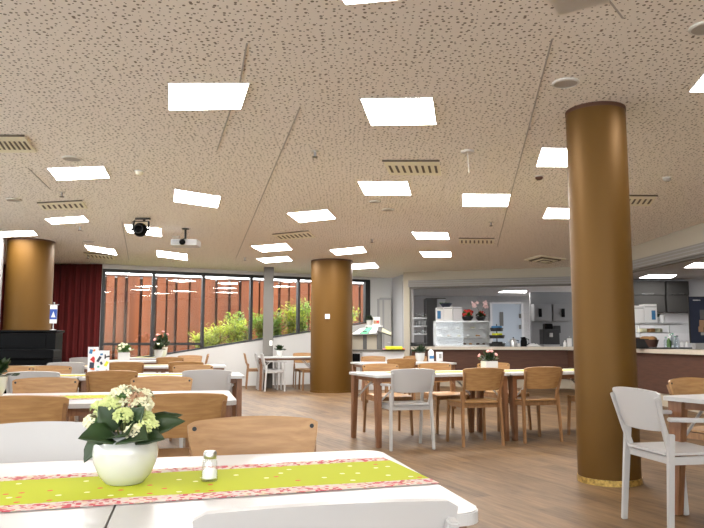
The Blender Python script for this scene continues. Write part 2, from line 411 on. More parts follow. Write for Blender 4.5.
LAMPS = [
 ([(168.7,83.1),(248.9,82.8),(240.7,108.2),(169.1,109.5)], 'large square ceiling lamp nearest on the left half of the ceiling'),
 ([(360.8,98.4),(432.2,97.2),(435.9,123.8),(371.3,124.8)], 'large square ceiling lamp in the middle, in front of the slotted vent'),
 ([(358,181.2),(407.2,181.2),(410.9,194.9),(365,194.4)], 'square ceiling lamp just behind the central slotted vent'),
 ([(462.5,193.7),(510.1,194),(507.4,206),(462.8,205.8)], 'square ceiling lamp midway between the central vent and the slim bronze column'),
 ([(174.6,188.9),(220.5,196.2),(217.5,207.3),(174,201.1)], 'tilted square ceiling lamp above the projector'),
 ([(287.1,212.9),(327.3,209.4),(335.4,218.3),(299.5,222.1)], 'square ceiling lamp in front of the vent near the window side'),
 ([(251.2,245.9),(286,243.2),(292,249.4),(262.6,251.8)], 'front one of two close ceiling lamps left of the broad middle column'),
 ([(256.6,258.5),(287.4,256.1),(292.3,260.4),(265,262.6)], 'rear one of two close ceiling lamps left of the broad middle column'),
 ([(47.6,167.9),(103.3,165.9),(109.4,177.4),(57.5,179.9)], 'square ceiling lamp behind the left round ceiling speaker'),
 ([(45,218.3),(83.4,215.7),(88.7,221.3),(52.2,223.9)], 'square ceiling lamp right behind the left slotted vent'),
 ([(124.5,224.1),(161,228.2),(161.6,236.4),(128,232)], 'square ceiling lamp partly hidden by the black stage spotlight'),
 ([(84.6,244.9),(114.3,249.2),(117.1,254.8),(88.7,250.2)], 'small far ceiling lamp beside a slotted vent over the red curtain'),
 ([(-9,231.6),(32.5,230.4),(37.5,235),(-8,237)], 'ceiling lamp right in front of the left bronze column, cut by picture edge'),
 ([(156.7,250.2),(187,254),(187.5,260),(157.5,256.2)], 'small far ceiling lamp behind the white projector'),
 ([(329.8,249.7),(362.5,246.4),(366.5,252),(336.5,254.8)], 'ceiling lamp just in front of the broad middle column'),
 ([(350,264.2),(374.5,262.7),(378.9,267.4),(352,269)], 'far ceiling lamp just behind the broad middle column'),
 ([(411.9,231.9),(447.4,232.5),(449.1,239),(417,238.8)], 'front one of two ceiling lamps over the tables before the serving hatch'),
 ([(419.9,251.5),(450.6,251.8),(451.1,256.6),(423.9,256.6)], 'rear one of two ceiling lamps over the tables before the serving hatch'),
 ([(542.2,147.5),(598,148.3),(594,166.3),(536.5,166)], 'nearer ceiling lamp half hidden by the slim bronze column'),
 ([(547.7,207.8),(589,208.5),(587,218.3),(543,218)], 'farther ceiling lamp half hidden by the slim bronze column'),
 ([(706.5,70.5),(771,68),(757,92),(689.5,91)], 'ceiling lamp cut by the right picture edge'),
 ([(322,-28),(398,-29),(404,-2),(346,3.5)], 'ceiling lamp barely showing at the top picture edge'),
]
for c, l in LAMPS: lamp(c, l)
# unseen lamps continuing the grid behind the viewpoint, added to light the foreground
for x, y, a, l in ((-4.6, .6, 8, 'unseen ceiling lamp added behind the viewpoint for front light, by the left wall'), (-2.2, .2, -12, 'unseen ceiling lamp added behind the viewpoint for front light, left of the closest table'), (.3, -.4, 5, 'unseen ceiling lamp added straight above the viewpoint for front light'),
                   (2.9, .5, -6, 'unseen ceiling lamp added behind the viewpoint for front light, on the right'), (-3.6, -2.8, 14, 'unseen ceiling lamp added for front light near the rear windows, left'), (-.8, -3.0, 0, 'unseen ceiling lamp added for front light near the rear windows, middle'), (2.0, -2.9, -10, 'unseen ceiling lamp added for front light near the rear windows, right'), (4.6, -2.2, 6, 'unseen ceiling lamp added for front light near the rear windows, by the right wall')):
    m_ = Matrix.Rotation(R(a), 3, 'Z'); h_ = .30
    PP = [Vector((x, y, 0)) + m_ @ Vector(v) for v in ((-h_, -h_, 0), (h_, -h_, 0), (h_, h_, 0), (-h_, h_, 0))]
    for v in PP: v.z = ceil_z(v.y)
    lamp(None, l, P=PP)

# ------------------------------------------------------------------ ceiling vents
def vent(corners, n, label, slanted=False):
    P = [on_ceil(*c) for c in corners]; ctr = sum(P, Vector()) / 4
    t = thing('ceiling_vent', label, 'vent', ctr, 0, 'slotted ceiling vents')
    L = [p - ctr for p in P]
    def pt(u, v, z=0): return (L[0] * (1 - u) + L[1] * u) * (1 - v) + (L[3] * (1 - u) + L[2] * u) * v + Vector((0, 0, z))
    def slab(b, u0, v0, u1, v1, z0, z1):
        lo = [b.bm.verts.new(pt(u, v, z0)) for u, v in ((u0, v0), (u1, v0), (u1, v1), (u0, v1))]; h = [b.bm.verts.new(pt(u, v, z1)) for u, v in ((u0, v0), (u1, v0), (u1, v1), (u0, v1))]
        b.bm.faces.new(lo[::-1]); b.bm.faces.new(h)
        for k in range(4): b.bm.faces.new((lo[k], lo[(k + 1) % 4], h[(k + 1) % 4], h[k]))
    b = MB(); slab(b, 0, 0, 1, 1, -.013, .0); b.build('plate', 'vent', t)
    b = MB(); slab(b, -.012, -.05, 1.012, -.002, -.014, .0); b.build('shadow_gap', 'dark', t)
    for k in range(n):
        u = .08 + .84 * k / (n - 1)
        b = MB(); slab(b, u - .022, .28, u + .022, .78, -.016, -.012); b.build('slot', 'dark', t)
vent([(383, 160.5), (439, 160.5), (441.5, 174.5), (390, 174)], 8, 'cream slotted vent in the middle of the ceiling')
vent([(-22, 135), (24, 135.5), (36.5, 151.5), (-12, 151.5)], 9, 'slotted vent cut by the left picture edge')
vent([(37.5, 202.5), (82, 200.2), (87.5, 208), (43, 209.5)], 8, 'slotted vent between two lamps on the left side')
vent([(84, 252.5), (112, 255), (115, 259.5), (88, 257)], 7, 'small far slotted vent over the red curtain')
vent([(273, 234), (308, 230.5), (315.5, 236.8), (281, 239.5)], 8, 'slotted vent left of the broad middle column')
vent([(459, 238), (494, 238.3), (494, 243.8), (459, 243.5)], 8, 'slotted vent over the tables before the serving hatch')
vent([(612, 195.2), (657, 195.4), (650, 205), (606, 205)], 8, 'slotted vent emerging from behind the slim bronze column')
# square four-way diffuser near the serving hatch
P = [on_ceil(*c) for c in ((524, 259.5), (541, 255), (566, 258.5), (548, 263))]; ctr = sum(P, Vector()) / 4
t = thing('air_diffuser', 'square four-way air diffuser on the ceiling before the serving hatch', 'vent', ctr)
for k, (s, z, m) in enumerate(((1, .0, 'vent'), (.78, -.02, 'dark'), (.62, -.028, 'vent'), (.40, -.034, 'dark'), (.26, -.040, 'vent'))):
    b = MB(); L = [(p - ctr) * s for p in P]
    lo = [b.bm.verts.new(v + Vector((0, 0, z - .02))) for v in L]; h = [b.bm.verts.new(v + Vector((0, 0, z + .01))) for v in L]
    b.bm.faces.new(lo[::-1]); b.bm.faces.new(h)
    for q in range(4): b.bm.faces.new((lo[q], lo[(q + 1) % 4], h[(q + 1) % 4], h[q]))
    b.build('louvre_ring', m, t)

# round loudspeakers, sprinklers, detectors
def disc(px, py, r, label):
    p = on_ceil(px, py)
    t = thing('ceiling_speaker', label, 'speaker', p, 0, 'round ceiling speakers')
    MB().lathe([(0, -.012), (r * .86, -.012), (r * .88, 0), (0, 0)], 28).build('grille', 'speaker_grey', t)
    MB().lathe([(r * .86, -.016), (r, -.010), (r, 0.002), (r * .86, .002), (r * .86, -.016)], 28).build('rim', 'lamp_frame', t)
disc(565.5, 82.5, .10, 'round grey ceiling speaker in front of the slim bronze column')
disc(72, 158, .10, 'round ceiling speaker ahead of the left middle lamp')
disc(14, 199.5, .10, 'round ceiling speaker close to the left picture edge')
disc(388, 209.3, .09, 'round ceiling speaker behind the central lamp')
disc(375, 201.3, .08, 'smaller round ceiling disc just behind the central lamp')
disc(88.5, 241.3, .10, 'round ceiling speaker over the left far lamp')
disc(706, 27, .10, 'round ceiling speaker cut by the right picture edge')
def sprinkler(px, py, label):
    p = on_ceil(px, py); t = thing('sprinkler', label, 'sprinkler', p, 0, 'ceiling sprinklers')
    MB().lathe([(0, -.008), (.035, -.008), (.04, 0), (0, 0)], 16).build('rosette', 'lamp_frame', t)
    MB().lathe([(0, -.055), (.012, -.055), (.012, -.008), (0, -.008)], 10).build('nozzle', 'grey', t)
    MB().lathe([(0, -.064), (.028, -.064), (.028, -.058), (0, -.058)], 14).build('deflector', 'dark', t)
for x, y, l in ((62, 192, 'sprinkler head behind the left lamp'), (315, 151, 'sprinkler head alone on the middle of the ceiling'), (80, 226.5, 'sprinkler head behind the left vent'),
                (88, 255.5, 'sprinkler head over the red curtain'), (245, 257.5, 'sprinkler head left of the two close lamps'), (491, 222, 'sprinkler head ahead of the vent by the hatch'),
                (372, 239, 'sprinkler head ahead of the middle column')):
    sprinkler(x, y, l)
def detector(px, py, label, m='vent'):
    p = on_ceil(px, py); t = thing('smoke_detector', label, 'smoke detector', p, 0, 'ceiling detectors')
    MB().lathe([(0, -.012), (.05, -.012), (.055, 0), (0, 0)], 20).build('base', 'lamp_frame', t)
    MB().lathe([(0, -.045), (.025, -.045), (.042, -.03), (.042, -.012), (0, -.012)], 20).build('head', m, t)
detector(139.5, 171, 'small cream smoke detector above the spotlight')
detector(539, 176, 'small reddish detector beside the slim bronze column', 'counter_brown')
detector(667, 177.5, 'small detector right of the slim bronze column', 'speaker_grey')
p = on_ceil(467.5, 151)
t = thing('pendant_sensor', 'thin rod sensor hanging below the ceiling right of the central vent', 'sensor', p)
MB().lathe([(0, -.02), (.06, -.02), (.07, 0), (0, 0)], 20).build('base', 'lamp_frame', t)
MB().tube([(0, 0, -.02), (0.01, 0, -.22)], .005, 6).build('rod', 'lamp_frame', t)

# ------------------------------------------------------------------ spotlight and projector
p = on_ceil(143, 218)
t = thing('stage_spotlight', 'round black stage spotlight on a yoke under the ceiling', 'spotlight', p)
ctr = at(140.3, 229.8, p.y) - p
rr = 7.2 * p.y / 700
MB().box((0, 0, -.012), (.22, .05, .024), bev=.004).build('ceiling_plate', 'blackmatt', t)
yk = MB(); x0, x1, zc = ctr.x - rr * 1.15, ctr.x + rr * 1.15, ctr.z
yk.bar((x0, 0, zc), (x0 + .03, 0, -.05), (.025, .012)); yk.bar((x1, 0, zc), (x1, 0, -.05), (.025, .012)); yk.bar((x0 + .02, 0, -.05), (x1, 0, -.05), (.025, .012)); yk.bar((0.02, 0, -.055), (.02, 0, -.01), (.03, .03))
yk.build('yoke', 'blackmatt', t)
MB().ball((ctr.x, 0, zc), rr, 24).build('lamp_housing', 'black', t, smooth=True)
b = MB(); b.lathe([(rr * .60, -.02), (rr * .64, .03), (rr * .52, .03), (rr * .52, -.02)], 24)
bmesh.ops.transform(b.bm, matrix=Matrix.Translation((ctr.x, -rr * .76, zc)) @ Matrix.Rotation(R(90), 4, 'X'), verts=b.bm.verts)
b.build('lens_ring', 'blackmatt', t)
for sx in (-1, 1):
    b = MB(); b.tube([(ctr.x + sx * rr * .95, 0, zc), (ctr.x + sx * rr * 1.35, 0, zc)], .018, 10); b.build('knob', 'blackmatt', t)
MB().tube([(-.02, 0, -.02), (-.10, .02, -.01), (-.17, .02, -.06), (-.15, .02, -.12), (-.08, .02, zc + rr * .7)], .006, 6).build('cable', 'blackmatt', t)

p = on_ceil(185.5, 228.5)
t = thing('projector', 'white ceiling projector hanging on a short black pole', 'projector', p)
def rel(px, py): return at(px, py, p.y) - p
zt, zb = rel(186, 240.5).z, rel(186, 246.5).z
xl, xr = rel(173, 243).x, rel(199, 243).x
MB().lathe([(0, -.015), (.06, -.015), (.06, 0), (0, 0)], 16).build('ceiling_plate', 'blackmatt', t)
MB().tube([(0, 0, -.01), (0, 0, zt + .03)], .018, 10).build('pole', 'blackmatt', t)
MB().box(((xl + xr) / 2, 0, (zt + zb) / 2), (xr - xl, .32, zt - zb), bev=.012).build('body', 'kitchen_white', t)
b = MB(); b.bar((-.10, 0, zt + .012), (.14, 0, zt + .012), (.03, .012)); b.bar((.0, -.08, zt + .02), (.0, .1, zt + .02), (.03, .012)); b.build('bracket', 'blackmatt', t)
b = MB(); b.lathe([(0, 0), (.045, 0), (.05, .03), (.038, .035), (0, .03)], 18)
bmesh.ops.transform(b.bm, matrix=Matrix.Translation((.0, -.16, (zt + zb) / 2)) @ Matrix.Rotation(R(90), 4, 'X'), verts=b.bm.verts); b.build('lens', 'black', t)
b = MB()
for k in range(6): b.box((xl + .09, -.163, zb + .03 + k * .022), (.12, .006, .009))
b.build('grille', 'grey', t)

# ------------------------------------------------------------------ bronze columns
def column(name, label, x, y, r, gold_ring=False):
    h = ceil_z(y) + .02
    b = MB(); b.lathe([(r, 0), (r, h), (0, h)], 72)
    t = thing(name, label, 'column', (x, y, 0), 0, None)
    t['kind'] = 'structure'
    b.build('shaft', 'gold', t, smooth=True)
    b = MB(); b.lathe([(r * 1.0, .045), (r * 1.02, .045), (r * 1.03, .0), (r * 1.0, 0)], 72)
    b.build('foot_ring', 'gold_trim' if gold_ring else 'gold', t, smooth=True)
    b = MB(); b.lathe([(r * .99, ceil_z(y) - .03), (r * 1.012, ceil_z(y) - .03), (r * 1.012, ceil_z(y) + .02)], 72); b.build('head_ring', 'counter_brown', t, smooth=True)
    return t
pc = on_floor(610.5, 481.5); column('column', 'slim round bronze column in front of the serving hatch', pc.x, pc.y + .02, .236, True)
cm = column('column', 'broad round bronze column in the middle of the room', -.445, 15.35, .455)
# small white switch plate on the middle column
q = at(327.5, 316.5, 14.9)
t = thing('wall_switch', 'small white square switch on the broad middle column', 'switch', (q.x, 14.892, q.z))
MB().box((0, -.012, 0), (.10, .03, .10), bev=.006).build('plate', 'paper', t); MB().box((0, -.03, 0), (.045, .01, .05), bev=.003).build('rocker', 'white', t)
column('column', 'broad round bronze column behind the black piano at the left', -5.80, 12.55, .395)

# ------------------------------------------------------------------ window wall
W0 = Vector((-5.64, 15.88, 0)); W1 = Vector((.52, 18.80, 0)); WD = (W1 - W0).normalized(); WN = Vector((-WD.y, WD.x, 0)); WL = (W1 - W0).length
WA = math.atan2(WD.y, WD.x)
def wt(px):
    """distance along the wall of picture column px (near eye height)"""
    k = (px - 352) / (FPX * CP + 2)       # x = k*y
    return (k * W0.y - W0.x) / (WD.x - k * WD.y)
def wz(px, py):
    t = wt(px); y = W0.y + WD.y * t; return at(px, py, y).z
TA, ZA = wt(190), wz(190, 351); TB, ZB = wt(372), wz(372, 322)
def sill(t): return max(.30, ZA + (ZB - ZA) * (t - TA) / (TB - TA))
ZTOP = 2.73
WM = Matrix.Translation(W0) @ Matrix.Rotation(WA, 4, 'Z')     # local: x along wall, y outwards
def wprism(b, pts, y0, y1):
    Mx = WM @ Matrix(((1, 0, 0, 0), (0, 0, 1, 0), (0, 1, 0, 0), (0, 0, 0, 1)))
    return b.prism(pts, y0, y1, M=Mx)
tk = TA + (.30 - ZA) * (TB - TA) / (ZB - ZA)
b = MB(); wprism(b, [(-.3, 0), (WL + .15, 0), (WL + .15, sill(WL)), (tk, .30), (-.3, .30)], -.02, .22)
struct(b.build('wall_window_side', 'wall'), 'low white wall with sloping top under the windows', 'wall')
b = MB(); wprism(b, [(-.3, ZTOP), (WL + .15, ZTOP), (WL + .15, 3.05), (-.3, 3.05)], -.02, .22)
struct(b.build('trim_1', 'wall'), 'white lintel strip over the windows', 'wall')
sb = MB(); wprism(sb, [(tk, .30), (WL, sill(WL)), (WL, sill(WL) + .012), (tk, .312)], -.03, .22)
struct(sb.build('trim_2', 'frame'), 'dark sloping window sill', 'sill')
bays = [104, 154, 204, 252, 299.3, 338, 368.5]
MOLD = wz(150, 344)
for i in range(6):
    t0, t1 = wt(bays[i]), wt(bays[i + 1])
    s0, s1 = sill(t0) + .012, sill(t1) + .012
    if t0 < tk < t1: s0 = s1 = max(.33, s0)
    e = thing('window_%d' % (i + 1), ['window bay beside the red curtain', 'second window bay from the curtain', 'third window bay, before the grey post', 'window bay directly behind the grey post', 'window bay left of the broad middle column', 'last window bay right of the broad middle column'][i], 'window', W0 + WD * t0)
    e['kind'] = 'structure'
    f = MB()
    wprism(f, [(t0 - .03, s0), (t0 + .03, s0), (t0 + .03, ZTOP), (t0 - .03, ZTOP)], .0, .14)
    if i == 5: wprism(f, [(t1 - .09, s1), (t1 + .05, s1), (t1 + .05, ZTOP), (t1 - .09, ZTOP)], .0, .14)
    wprism(f, [(t0, ZTOP - .07), (t1, ZTOP - .07), (t1, ZTOP), (t0, ZTOP)], .01, .13)
    wprism(f, [(t0, s0), (t1, s1), (t1, s1 + .02), (t0, s0 + .02)], .03, .11)
    if i < 2: wprism(f, [(t0, MOLD - .03), (t1, MOLD - .03), (t1, MOLD + .03), (t0, MOLD + .03)], .02, .12)
    o = f.build('window_frame', 'frame'); o.parent = e; o.matrix_parent_inverse = Matrix.Translation(-(W0 + WD * t0))
    g = MB(); wprism(g, [(t0 + .03, s0 + .04), (t1 - .03, s1 + .04), (t1 - .03, ZTOP - .05), (t0 + .03, ZTOP - .05)], .066, .072)
    o = g.build('pane', 'glass'); o.parent = e; o.matrix_parent_inverse = Matrix.Translation(-(W0 + WD * t0))
# square grey post in front of the window wall
pp = on_floor(267.3, 388)
o = MB().box((0, 0, 1.42), (.235, .235, 2.86), bev=.008).build('pillar', 'post', None, loc=(pp.x, pp.y, 0), rotz=WA * .3)
struct(o, 'square grey pillar standing before the windows', 'pillar')
t = thing('wall_switch', 'small white switch on the side of the square grey pillar', 'switch', (at(271, 343, pp.y - .13).x, pp.y - .128, at(271, 343, pp.y).z))
MB().box((0, -.006, 0), (.07, .02, .12), bev=.004).build('plate', 'paper', t); MB().box((0, -.018, 0), (.035, .008, .05)).build('rocker', 'white', t)

# ------------------------------------------------------------------ outside: rusty cladding, earth bank, shrubs
OUT = 5.2
def wp(t, out, z): return WM @ Vector((t, out, z))
gb = MB(); gb.poly([wp(-14, .3, -.05), wp(28, .3, -.05), wp(28, 14, -.05), wp(-14, 14, -.05)])
struct(gb.build('ground', 'sand'), 'paved ground outside the windows', 'ground')
bk = MB()
def tend(out): return (1.05 + 5.64 + .428 * out) / .905
for (ta, tb) in ((tk, 1),):
    def bz(t): return sill(t) - .22
    n = 16; V = []
    for k in range(n + 1):
        T_ = lambda yy: ta + (tend(yy) - ta) * k / n
        t_ = T_(.26)
        V.append([bk.bm.verts.new(wp(T_(yy), yy, zz)) for yy, zz in ((.26, -.04), (.26, bz(t_)), (3.2, bz(t_) + .1), (5.0, bz(t_) + .15), (5.0, -.04))])
    for a, c in zip(V, V[1:]):
        for k in range(5): bk.bm.faces.new((a[k], a[(k + 1) % 5], c[(k + 1) % 5], c[k]))
    bk.bm.faces.new(V[0]); bk.bm.faces.new(V[-1][::-1])
struct(bk.build('ground', 'sand'), 'sloping earth bank outside the windows', 'ground')
fw = thing('cladding_wall', 'rust-red vertical metal cladding wall beyond the windows', 'wall', wp(0, OUT, 0)); fw['kind'] = 'structure'
FT = 3.03
b = MB(); x = -9.0
while x < 9.6:
    w = random.choice((.22, .26, .34))
    wprism(b, [(x, -.05), (x + w, -.05), (x + w, FT), (x, FT)], OUT - random.choice((0, .02)), OUT + .12); x += w + random.choice((.06, .09, .09))
o = b.build('cladding_sheet', 'rust'); o.parent = fw; o.matrix_parent_inverse = Matrix.Translation(-wp(0, OUT, 0))
b = MB(); wprism(b, [(-9, 0), (9.9, 0), (9.9, FT - .02), (-9, FT - .02)], OUT + .13, OUT + .3); o = b.build('backing_wall', 'rust_dark'); o.parent = fw; o.matrix_parent_inverse = Matrix.Translation(-wp(0, OUT, 0))
b = MB(); wprism(b, [(-9, FT), (9.9, FT), (9.9, FT + .05), (-9, FT + .05)], OUT - .03, OUT + .32); o = b.build('coping', 'rust_dark'); o.parent = fw; o.matrix_parent_inverse = Matrix.Translation(-wp(0, OUT, 0))

def leafq(b, c, d, n, l, w):
    d = d.normalized(); s = d.cross(n).normalized(); nn = s.cross(d)
    p = [c, c + d * l * .5 + s * w / 2 + nn * l * .06, c + d * l, c + d * l * .5 - s * w / 2 + nn * l * .06]
    b.poly(p)
def shrub(t_, out, h, wdt, m, label, nleaf=520):
    base = wp(t_, out, sill(t_) - .02 + (.0 if t_ > tk else -.2)); base.z = (sill(t_) - .25) if t_ > tk else 0
    e = thing('shrub', label, 'shrub', base, 0, 'young shrubs on the bank outside')
    st = MB(); lf = MB()
    for k in range(9):
        a = random.uniform(0, 2 * PI); hh = h * random.uniform(.65, 1); sp = wdt * random.uniform(.2, 1)
        tip = Vector((math.cos(a) * sp, math.sin(a) * sp * .6, hh)); mid = tip * .5 + Vector((0, 0, .12 * hh))
        P_ = [Vector((math.cos(a) * .04, math.sin(a) * .04, 0)), mid, tip]
        st.tube(P_, [.012, .008, .004], 5)
        for j in range(nleaf // 9):
            q = random.uniform(.15, 1.05); c = (P_[0] * (1 - q) ** 2 + mid * 2 * q * (1 - q) + tip * q * q)
            c = c + Vector((random.gauss(0, .07), random.gauss(0, .07), random.gauss(0, .05)))
            c.z = max(c.z, .04)
            d = Vector((random.uniform(-1, 1), random.uniform(-1, 1), random.uniform(-.4, .9)))
            leafq(lf, c, d, Vector((random.uniform(-.6, .6), random.uniform(-.6, .6), 1)), random.uniform(.08, .15), random.uniform(.035, .06))
    st.build('stem', 'stem', e); lf.build('foliage', m, e, flip=False)
for px, out, h, w, m, l in ((221, 1.5, 0.57, .5, 'leaf_yellow', 'low yellow-green shrub at the left start of the bank'),
                            (233, 1.6, 0.78, .5, 'leaf_yellow', 'yellow-green shrub in the third window bay'),
                            (248, 1.2, 0.82, .5, 'leaf_yellow', 'bright shrub before the fourth mullion'),
                            (264, 1.7, 1.02, .5, 'leaf_shrub', 'green shrub beside the grey pillar'),
                            (278, 1.2, 0.90, .5, 'leaf_shrub', 'green shrub hidden partly by the grey pillar'),
                            (294, 1.4, 0.90, .5, 'leaf_shrub', 'green shrub just right of the grey pillar'),
                            (308, 1.2, 0.98, .5, 'leaf_yellow', 'yellowish shrub behind the window mullion by the column'),
                            (323, 1.5, 1.07, .5, 'leaf_shrub', 'tall green shrub at the left edge of the middle column'),
                            (361, 1.4, 0.74, .5, 'leaf_shrub', 'green shrub right of the middle column'),
                            (374, 1.8, 0.66, .5, 'leaf_yellow', 'yellowish shrub at the last window bay')):
    shrub(wt(px), out, h, w, m, l)

# ------------------------------------------------------------------ side and back walls of the room
def wallbox(name, x0, y0, x1, y1, z0, z1, m, label, cat='wall'):
    a, c = Vector((x0, y0, 0)), Vector((x1, y1, 0)); L = (c - a).length
    ang = math.atan2(y1 - y0, x1 - x0)
    b = MB(); b.box((L / 2, .06, (z0 + z1) / 2), (L, .12, z1 - z0))
    return struct(b.build(name, m, None, loc=a, rotz=ang), label, cat)
wallbox('wall_left', -8.6, 9.2, -8.6, 16.3, 0, 3.3, 'wall', 'white left wall of the dining room')
wallbox('wall_left_sill', -8.6, ya, -8.6, 9.2, 0, .7, 'wall', 'low white wall under the added left windows')
wallbox('trim_10', -8.6, ya, -8.6, 9.2, 2.75, 3.3, 'wall', 'white lintel over the added left windows')
for k in range(5):  # unseen window row, added so side daylight lifts the ceiling
    y0 = ya + k * 2.84; t = thing('window_%d' % (12 + k), 'unseen window added in the left wall for daylight, bay %s from the rear' % ('one', 'two', 'three', 'four', 'five')[k], 'window', (-8.66, y0, .7), R(90)); t['kind'] = 'structure'
    b = MB(); b.box((0, 0, 1.02), (.08, .1, 2.05)); b.box((2.84, 0, 1.02), (.08, .1, 2.05)); b.box((1.42, 0, .03), (2.84, .1, .06)); b.box((1.42, 0, 2.02), (2.84, .1, .06)); b.build('window_frame', 'frame', t)
    MB().box((1.42, 0, 1.02), (2.76, .006, 1.95)).build('pane', 'glass', t)
wallbox('wall_front', 6.4, ya, -8.6, ya, 0, .7, 'wall', 'low white wall under the added windows behind the viewpoint')
wallbox('trim_9', 6.4, ya, -8.6, ya, 2.8, 3.3, 'wall', 'white lintel over the added windows behind the viewpoint')
for k in range(5):  # unseen rear windows, added to bring daylight onto ceiling and foreground
    x0 = -8.5 + k * 2.98; t = thing('window_%d' % (7 + k), 'unseen window added behind the viewpoint for daylight, bay %s from the left wall' % ('one', 'two', 'three', 'four', 'five')[k], 'window', (x0, ya - .06, .7)); t['kind'] = 'structure'
    b = MB(); b.box((0, 0, 1.05), (.08, .1, 2.1)); b.box((2.98, 0, 1.05), (.08, .1, 2.1)); b.box((1.49, 0, .03), (2.98, .1, .06)); b.box((1.49, 0, 2.07), (2.98, .1, .06)); b.build('window_frame', 'frame', t)
    MB().box((1.49, 0, 1.05), (2.9, .006, 2.0)).build('pane', 'glass', t)
wallbox('wall_curtain_side', -8.6, 16.15, -5.75, 16.0, 0, 3.0, 'wall', 'white wall hidden behind the red curtain')
# end wall with the grey door, right of the windows
wallbox('wall_back', .50, 18.84, 1.62, 19.2, 0, 3.0, 'wall', 'white end wall right of the windows')
wallbox('wall_hatch_side', 1.10, 18.95, 1.44, 17.66, 0, 3.0, 'kitchen_white', 'bluish-white wall return beside the serving hatch')
dq0, dq1 = at(379.5, 300, 18.8), at(391, 300, 18.8)
t = thing('door_1', 'narrow grey door beside the last window', 'door', (dq0.x, 18.86, 0)); t['kind'] = 'structure'
dw = dq1.x - dq0.x; dh = dq0.z
MB().box((dw / 2, .0, dh / 2), (dw, .04, dh)).build('leaf', 'door_grey', t)
b = MB(); b.box((-.03, -.01, dh / 2), (.06, .08, dh + .06)); b.box((dw / 2, -.01, dh + .03), (dw, .08, .06)); b.box((dw * .33, -.024, dh / 2), (.05, .02, dh)); b.build('door_frame', 'grey', t)
b = MB(); b.tube([(dw * .72, -.02, 1.05), (dw * .72, -.07, 1.05), (dw * .9, -.07, 1.05)], .012, 8); b.build('handle', 'steel', t)

# ------------------------------------------------------------------ red curtain
def curtain(name, label, x0, y0, x1, y1, n, top):
    a, c = Vector((x0, y0, 0)), Vector((x1, y1, 0)); D = c - a; L = D.length; D.normalize(); N = Vector((D.y, -D.x, 0))
    b = MB()
    def fn(u, v):
        w = math.sin(u * n * 2 * PI) * .016 + math.sin(u * n * 4.7 * PI + 1) * .008
        return a + D * (u * L) + N * (w * (1 - .25 * v)) + Vector((0, 0, .03 + v * (top - .03)))
    b.grid(fn, n * 12, 3, .006)
    return tag(b.build(name, 'curtain', None, smooth='all'), label, 'curtain', 'dark red stage curtains')
curtain('stage_curtain', 'dark red floor-length curtain between the left column and the windows', -8.3, 15.75, -5.64, 15.72, 17, ceil_z(15.75) - .02)
curtain('stage_curtain', 'dark red curtain edge left of the left bronze column', -8.3, 12.1, -6.38, 12.75, 12, ceil_z(12.2) - .02)
rl = at(4, 285, 12.3)
o = MB().box((0, 0, 1.44), (.07, .07, 2.88)).build('curtain_post', 'grey', None, loc=(rl.x, 12.12, 0)); tag(o, 'slim grey post between left bronze column and red curtain', 'post')

# ------------------------------------------------------------------ piano with pennant
Yp = 11.35
xr_ = at(62, 330, Yp).x; ztop = at(30, 330, Yp).z
t = thing('piano', 'black upright piano in front of the left bronze column', 'piano', (xr_ - .93, Yp + .3, 0), R(3))
MB().box((0, 0, (ztop - .04) / 2), (1.50, .34, ztop - .04), bev=.01).build('case', 'black', t)
MB().box((0, 0, ztop - .018), (1.54, .38, .036), bev=.008).build('lid', 'black', t)
kz = at(40, 350, Yp - .3).z
MB().box((.05, -.33, kz - .07), (1.60, .34, .14), bev=.012).build('keyboard_case', 'black', t)
for sx in (-.70, .78): MB().box((sx, -.40, (kz - .14) / 2), (.09, .10, kz - .14), bev=.008).build('leg', 'black', t)
MB().box((0, -.175, kz + .16), (1.2, .02, .22), bev=.004).build('music_desk', 'black', t)
MB().box((0, -.26, .10), (.5, .2, .03)).build('pedal_rail', 'blackmatt', t)
q = at(53.5, 330, Yp + .35)
t = thing('table_flag', 'small blue and white pennant on a stand on the piano', 'flag', (q.x, Yp + .33, ztop + .001), R(3))
MB().lathe([(0, 0), (.05, 0), (.05, .012), (.008, .02), (0, .02)], 20).build('base', 'steel', t)
zt_ = at(53.5, 303, Yp + .35).z - ztop
MB().tube([(0, 0, .015), (0, 0, zt_)], .006, 8).build('pole', 'steel', t)
MB().ball((0, 0, zt_), .012).build('finial', 'steel', t)
MB().tube([(-.085, -.01, zt_ - .03), (.085, -.01, zt_ - .03)], .005, 6).build('crossbar', 'steel', t)
MB().box((0, -.012, zt_ - .19), (.115, .005, .30)).build('flag_cloth', 'paper', t)
f_ = MB().box((0, -.016, zt_ - .19), (.115, .004, .17)).build('blue_band', 'blue', t)
b = MB(); b.prism([(-.035, -.05), (.035, -.05), (.0, .05)], -.003, .0, M=Matrix.Translation((0, -.019, zt_ - .19)) @ Matrix.Rotation(R(90), 4, 'X')); b.build('emblem', 'paper', t)

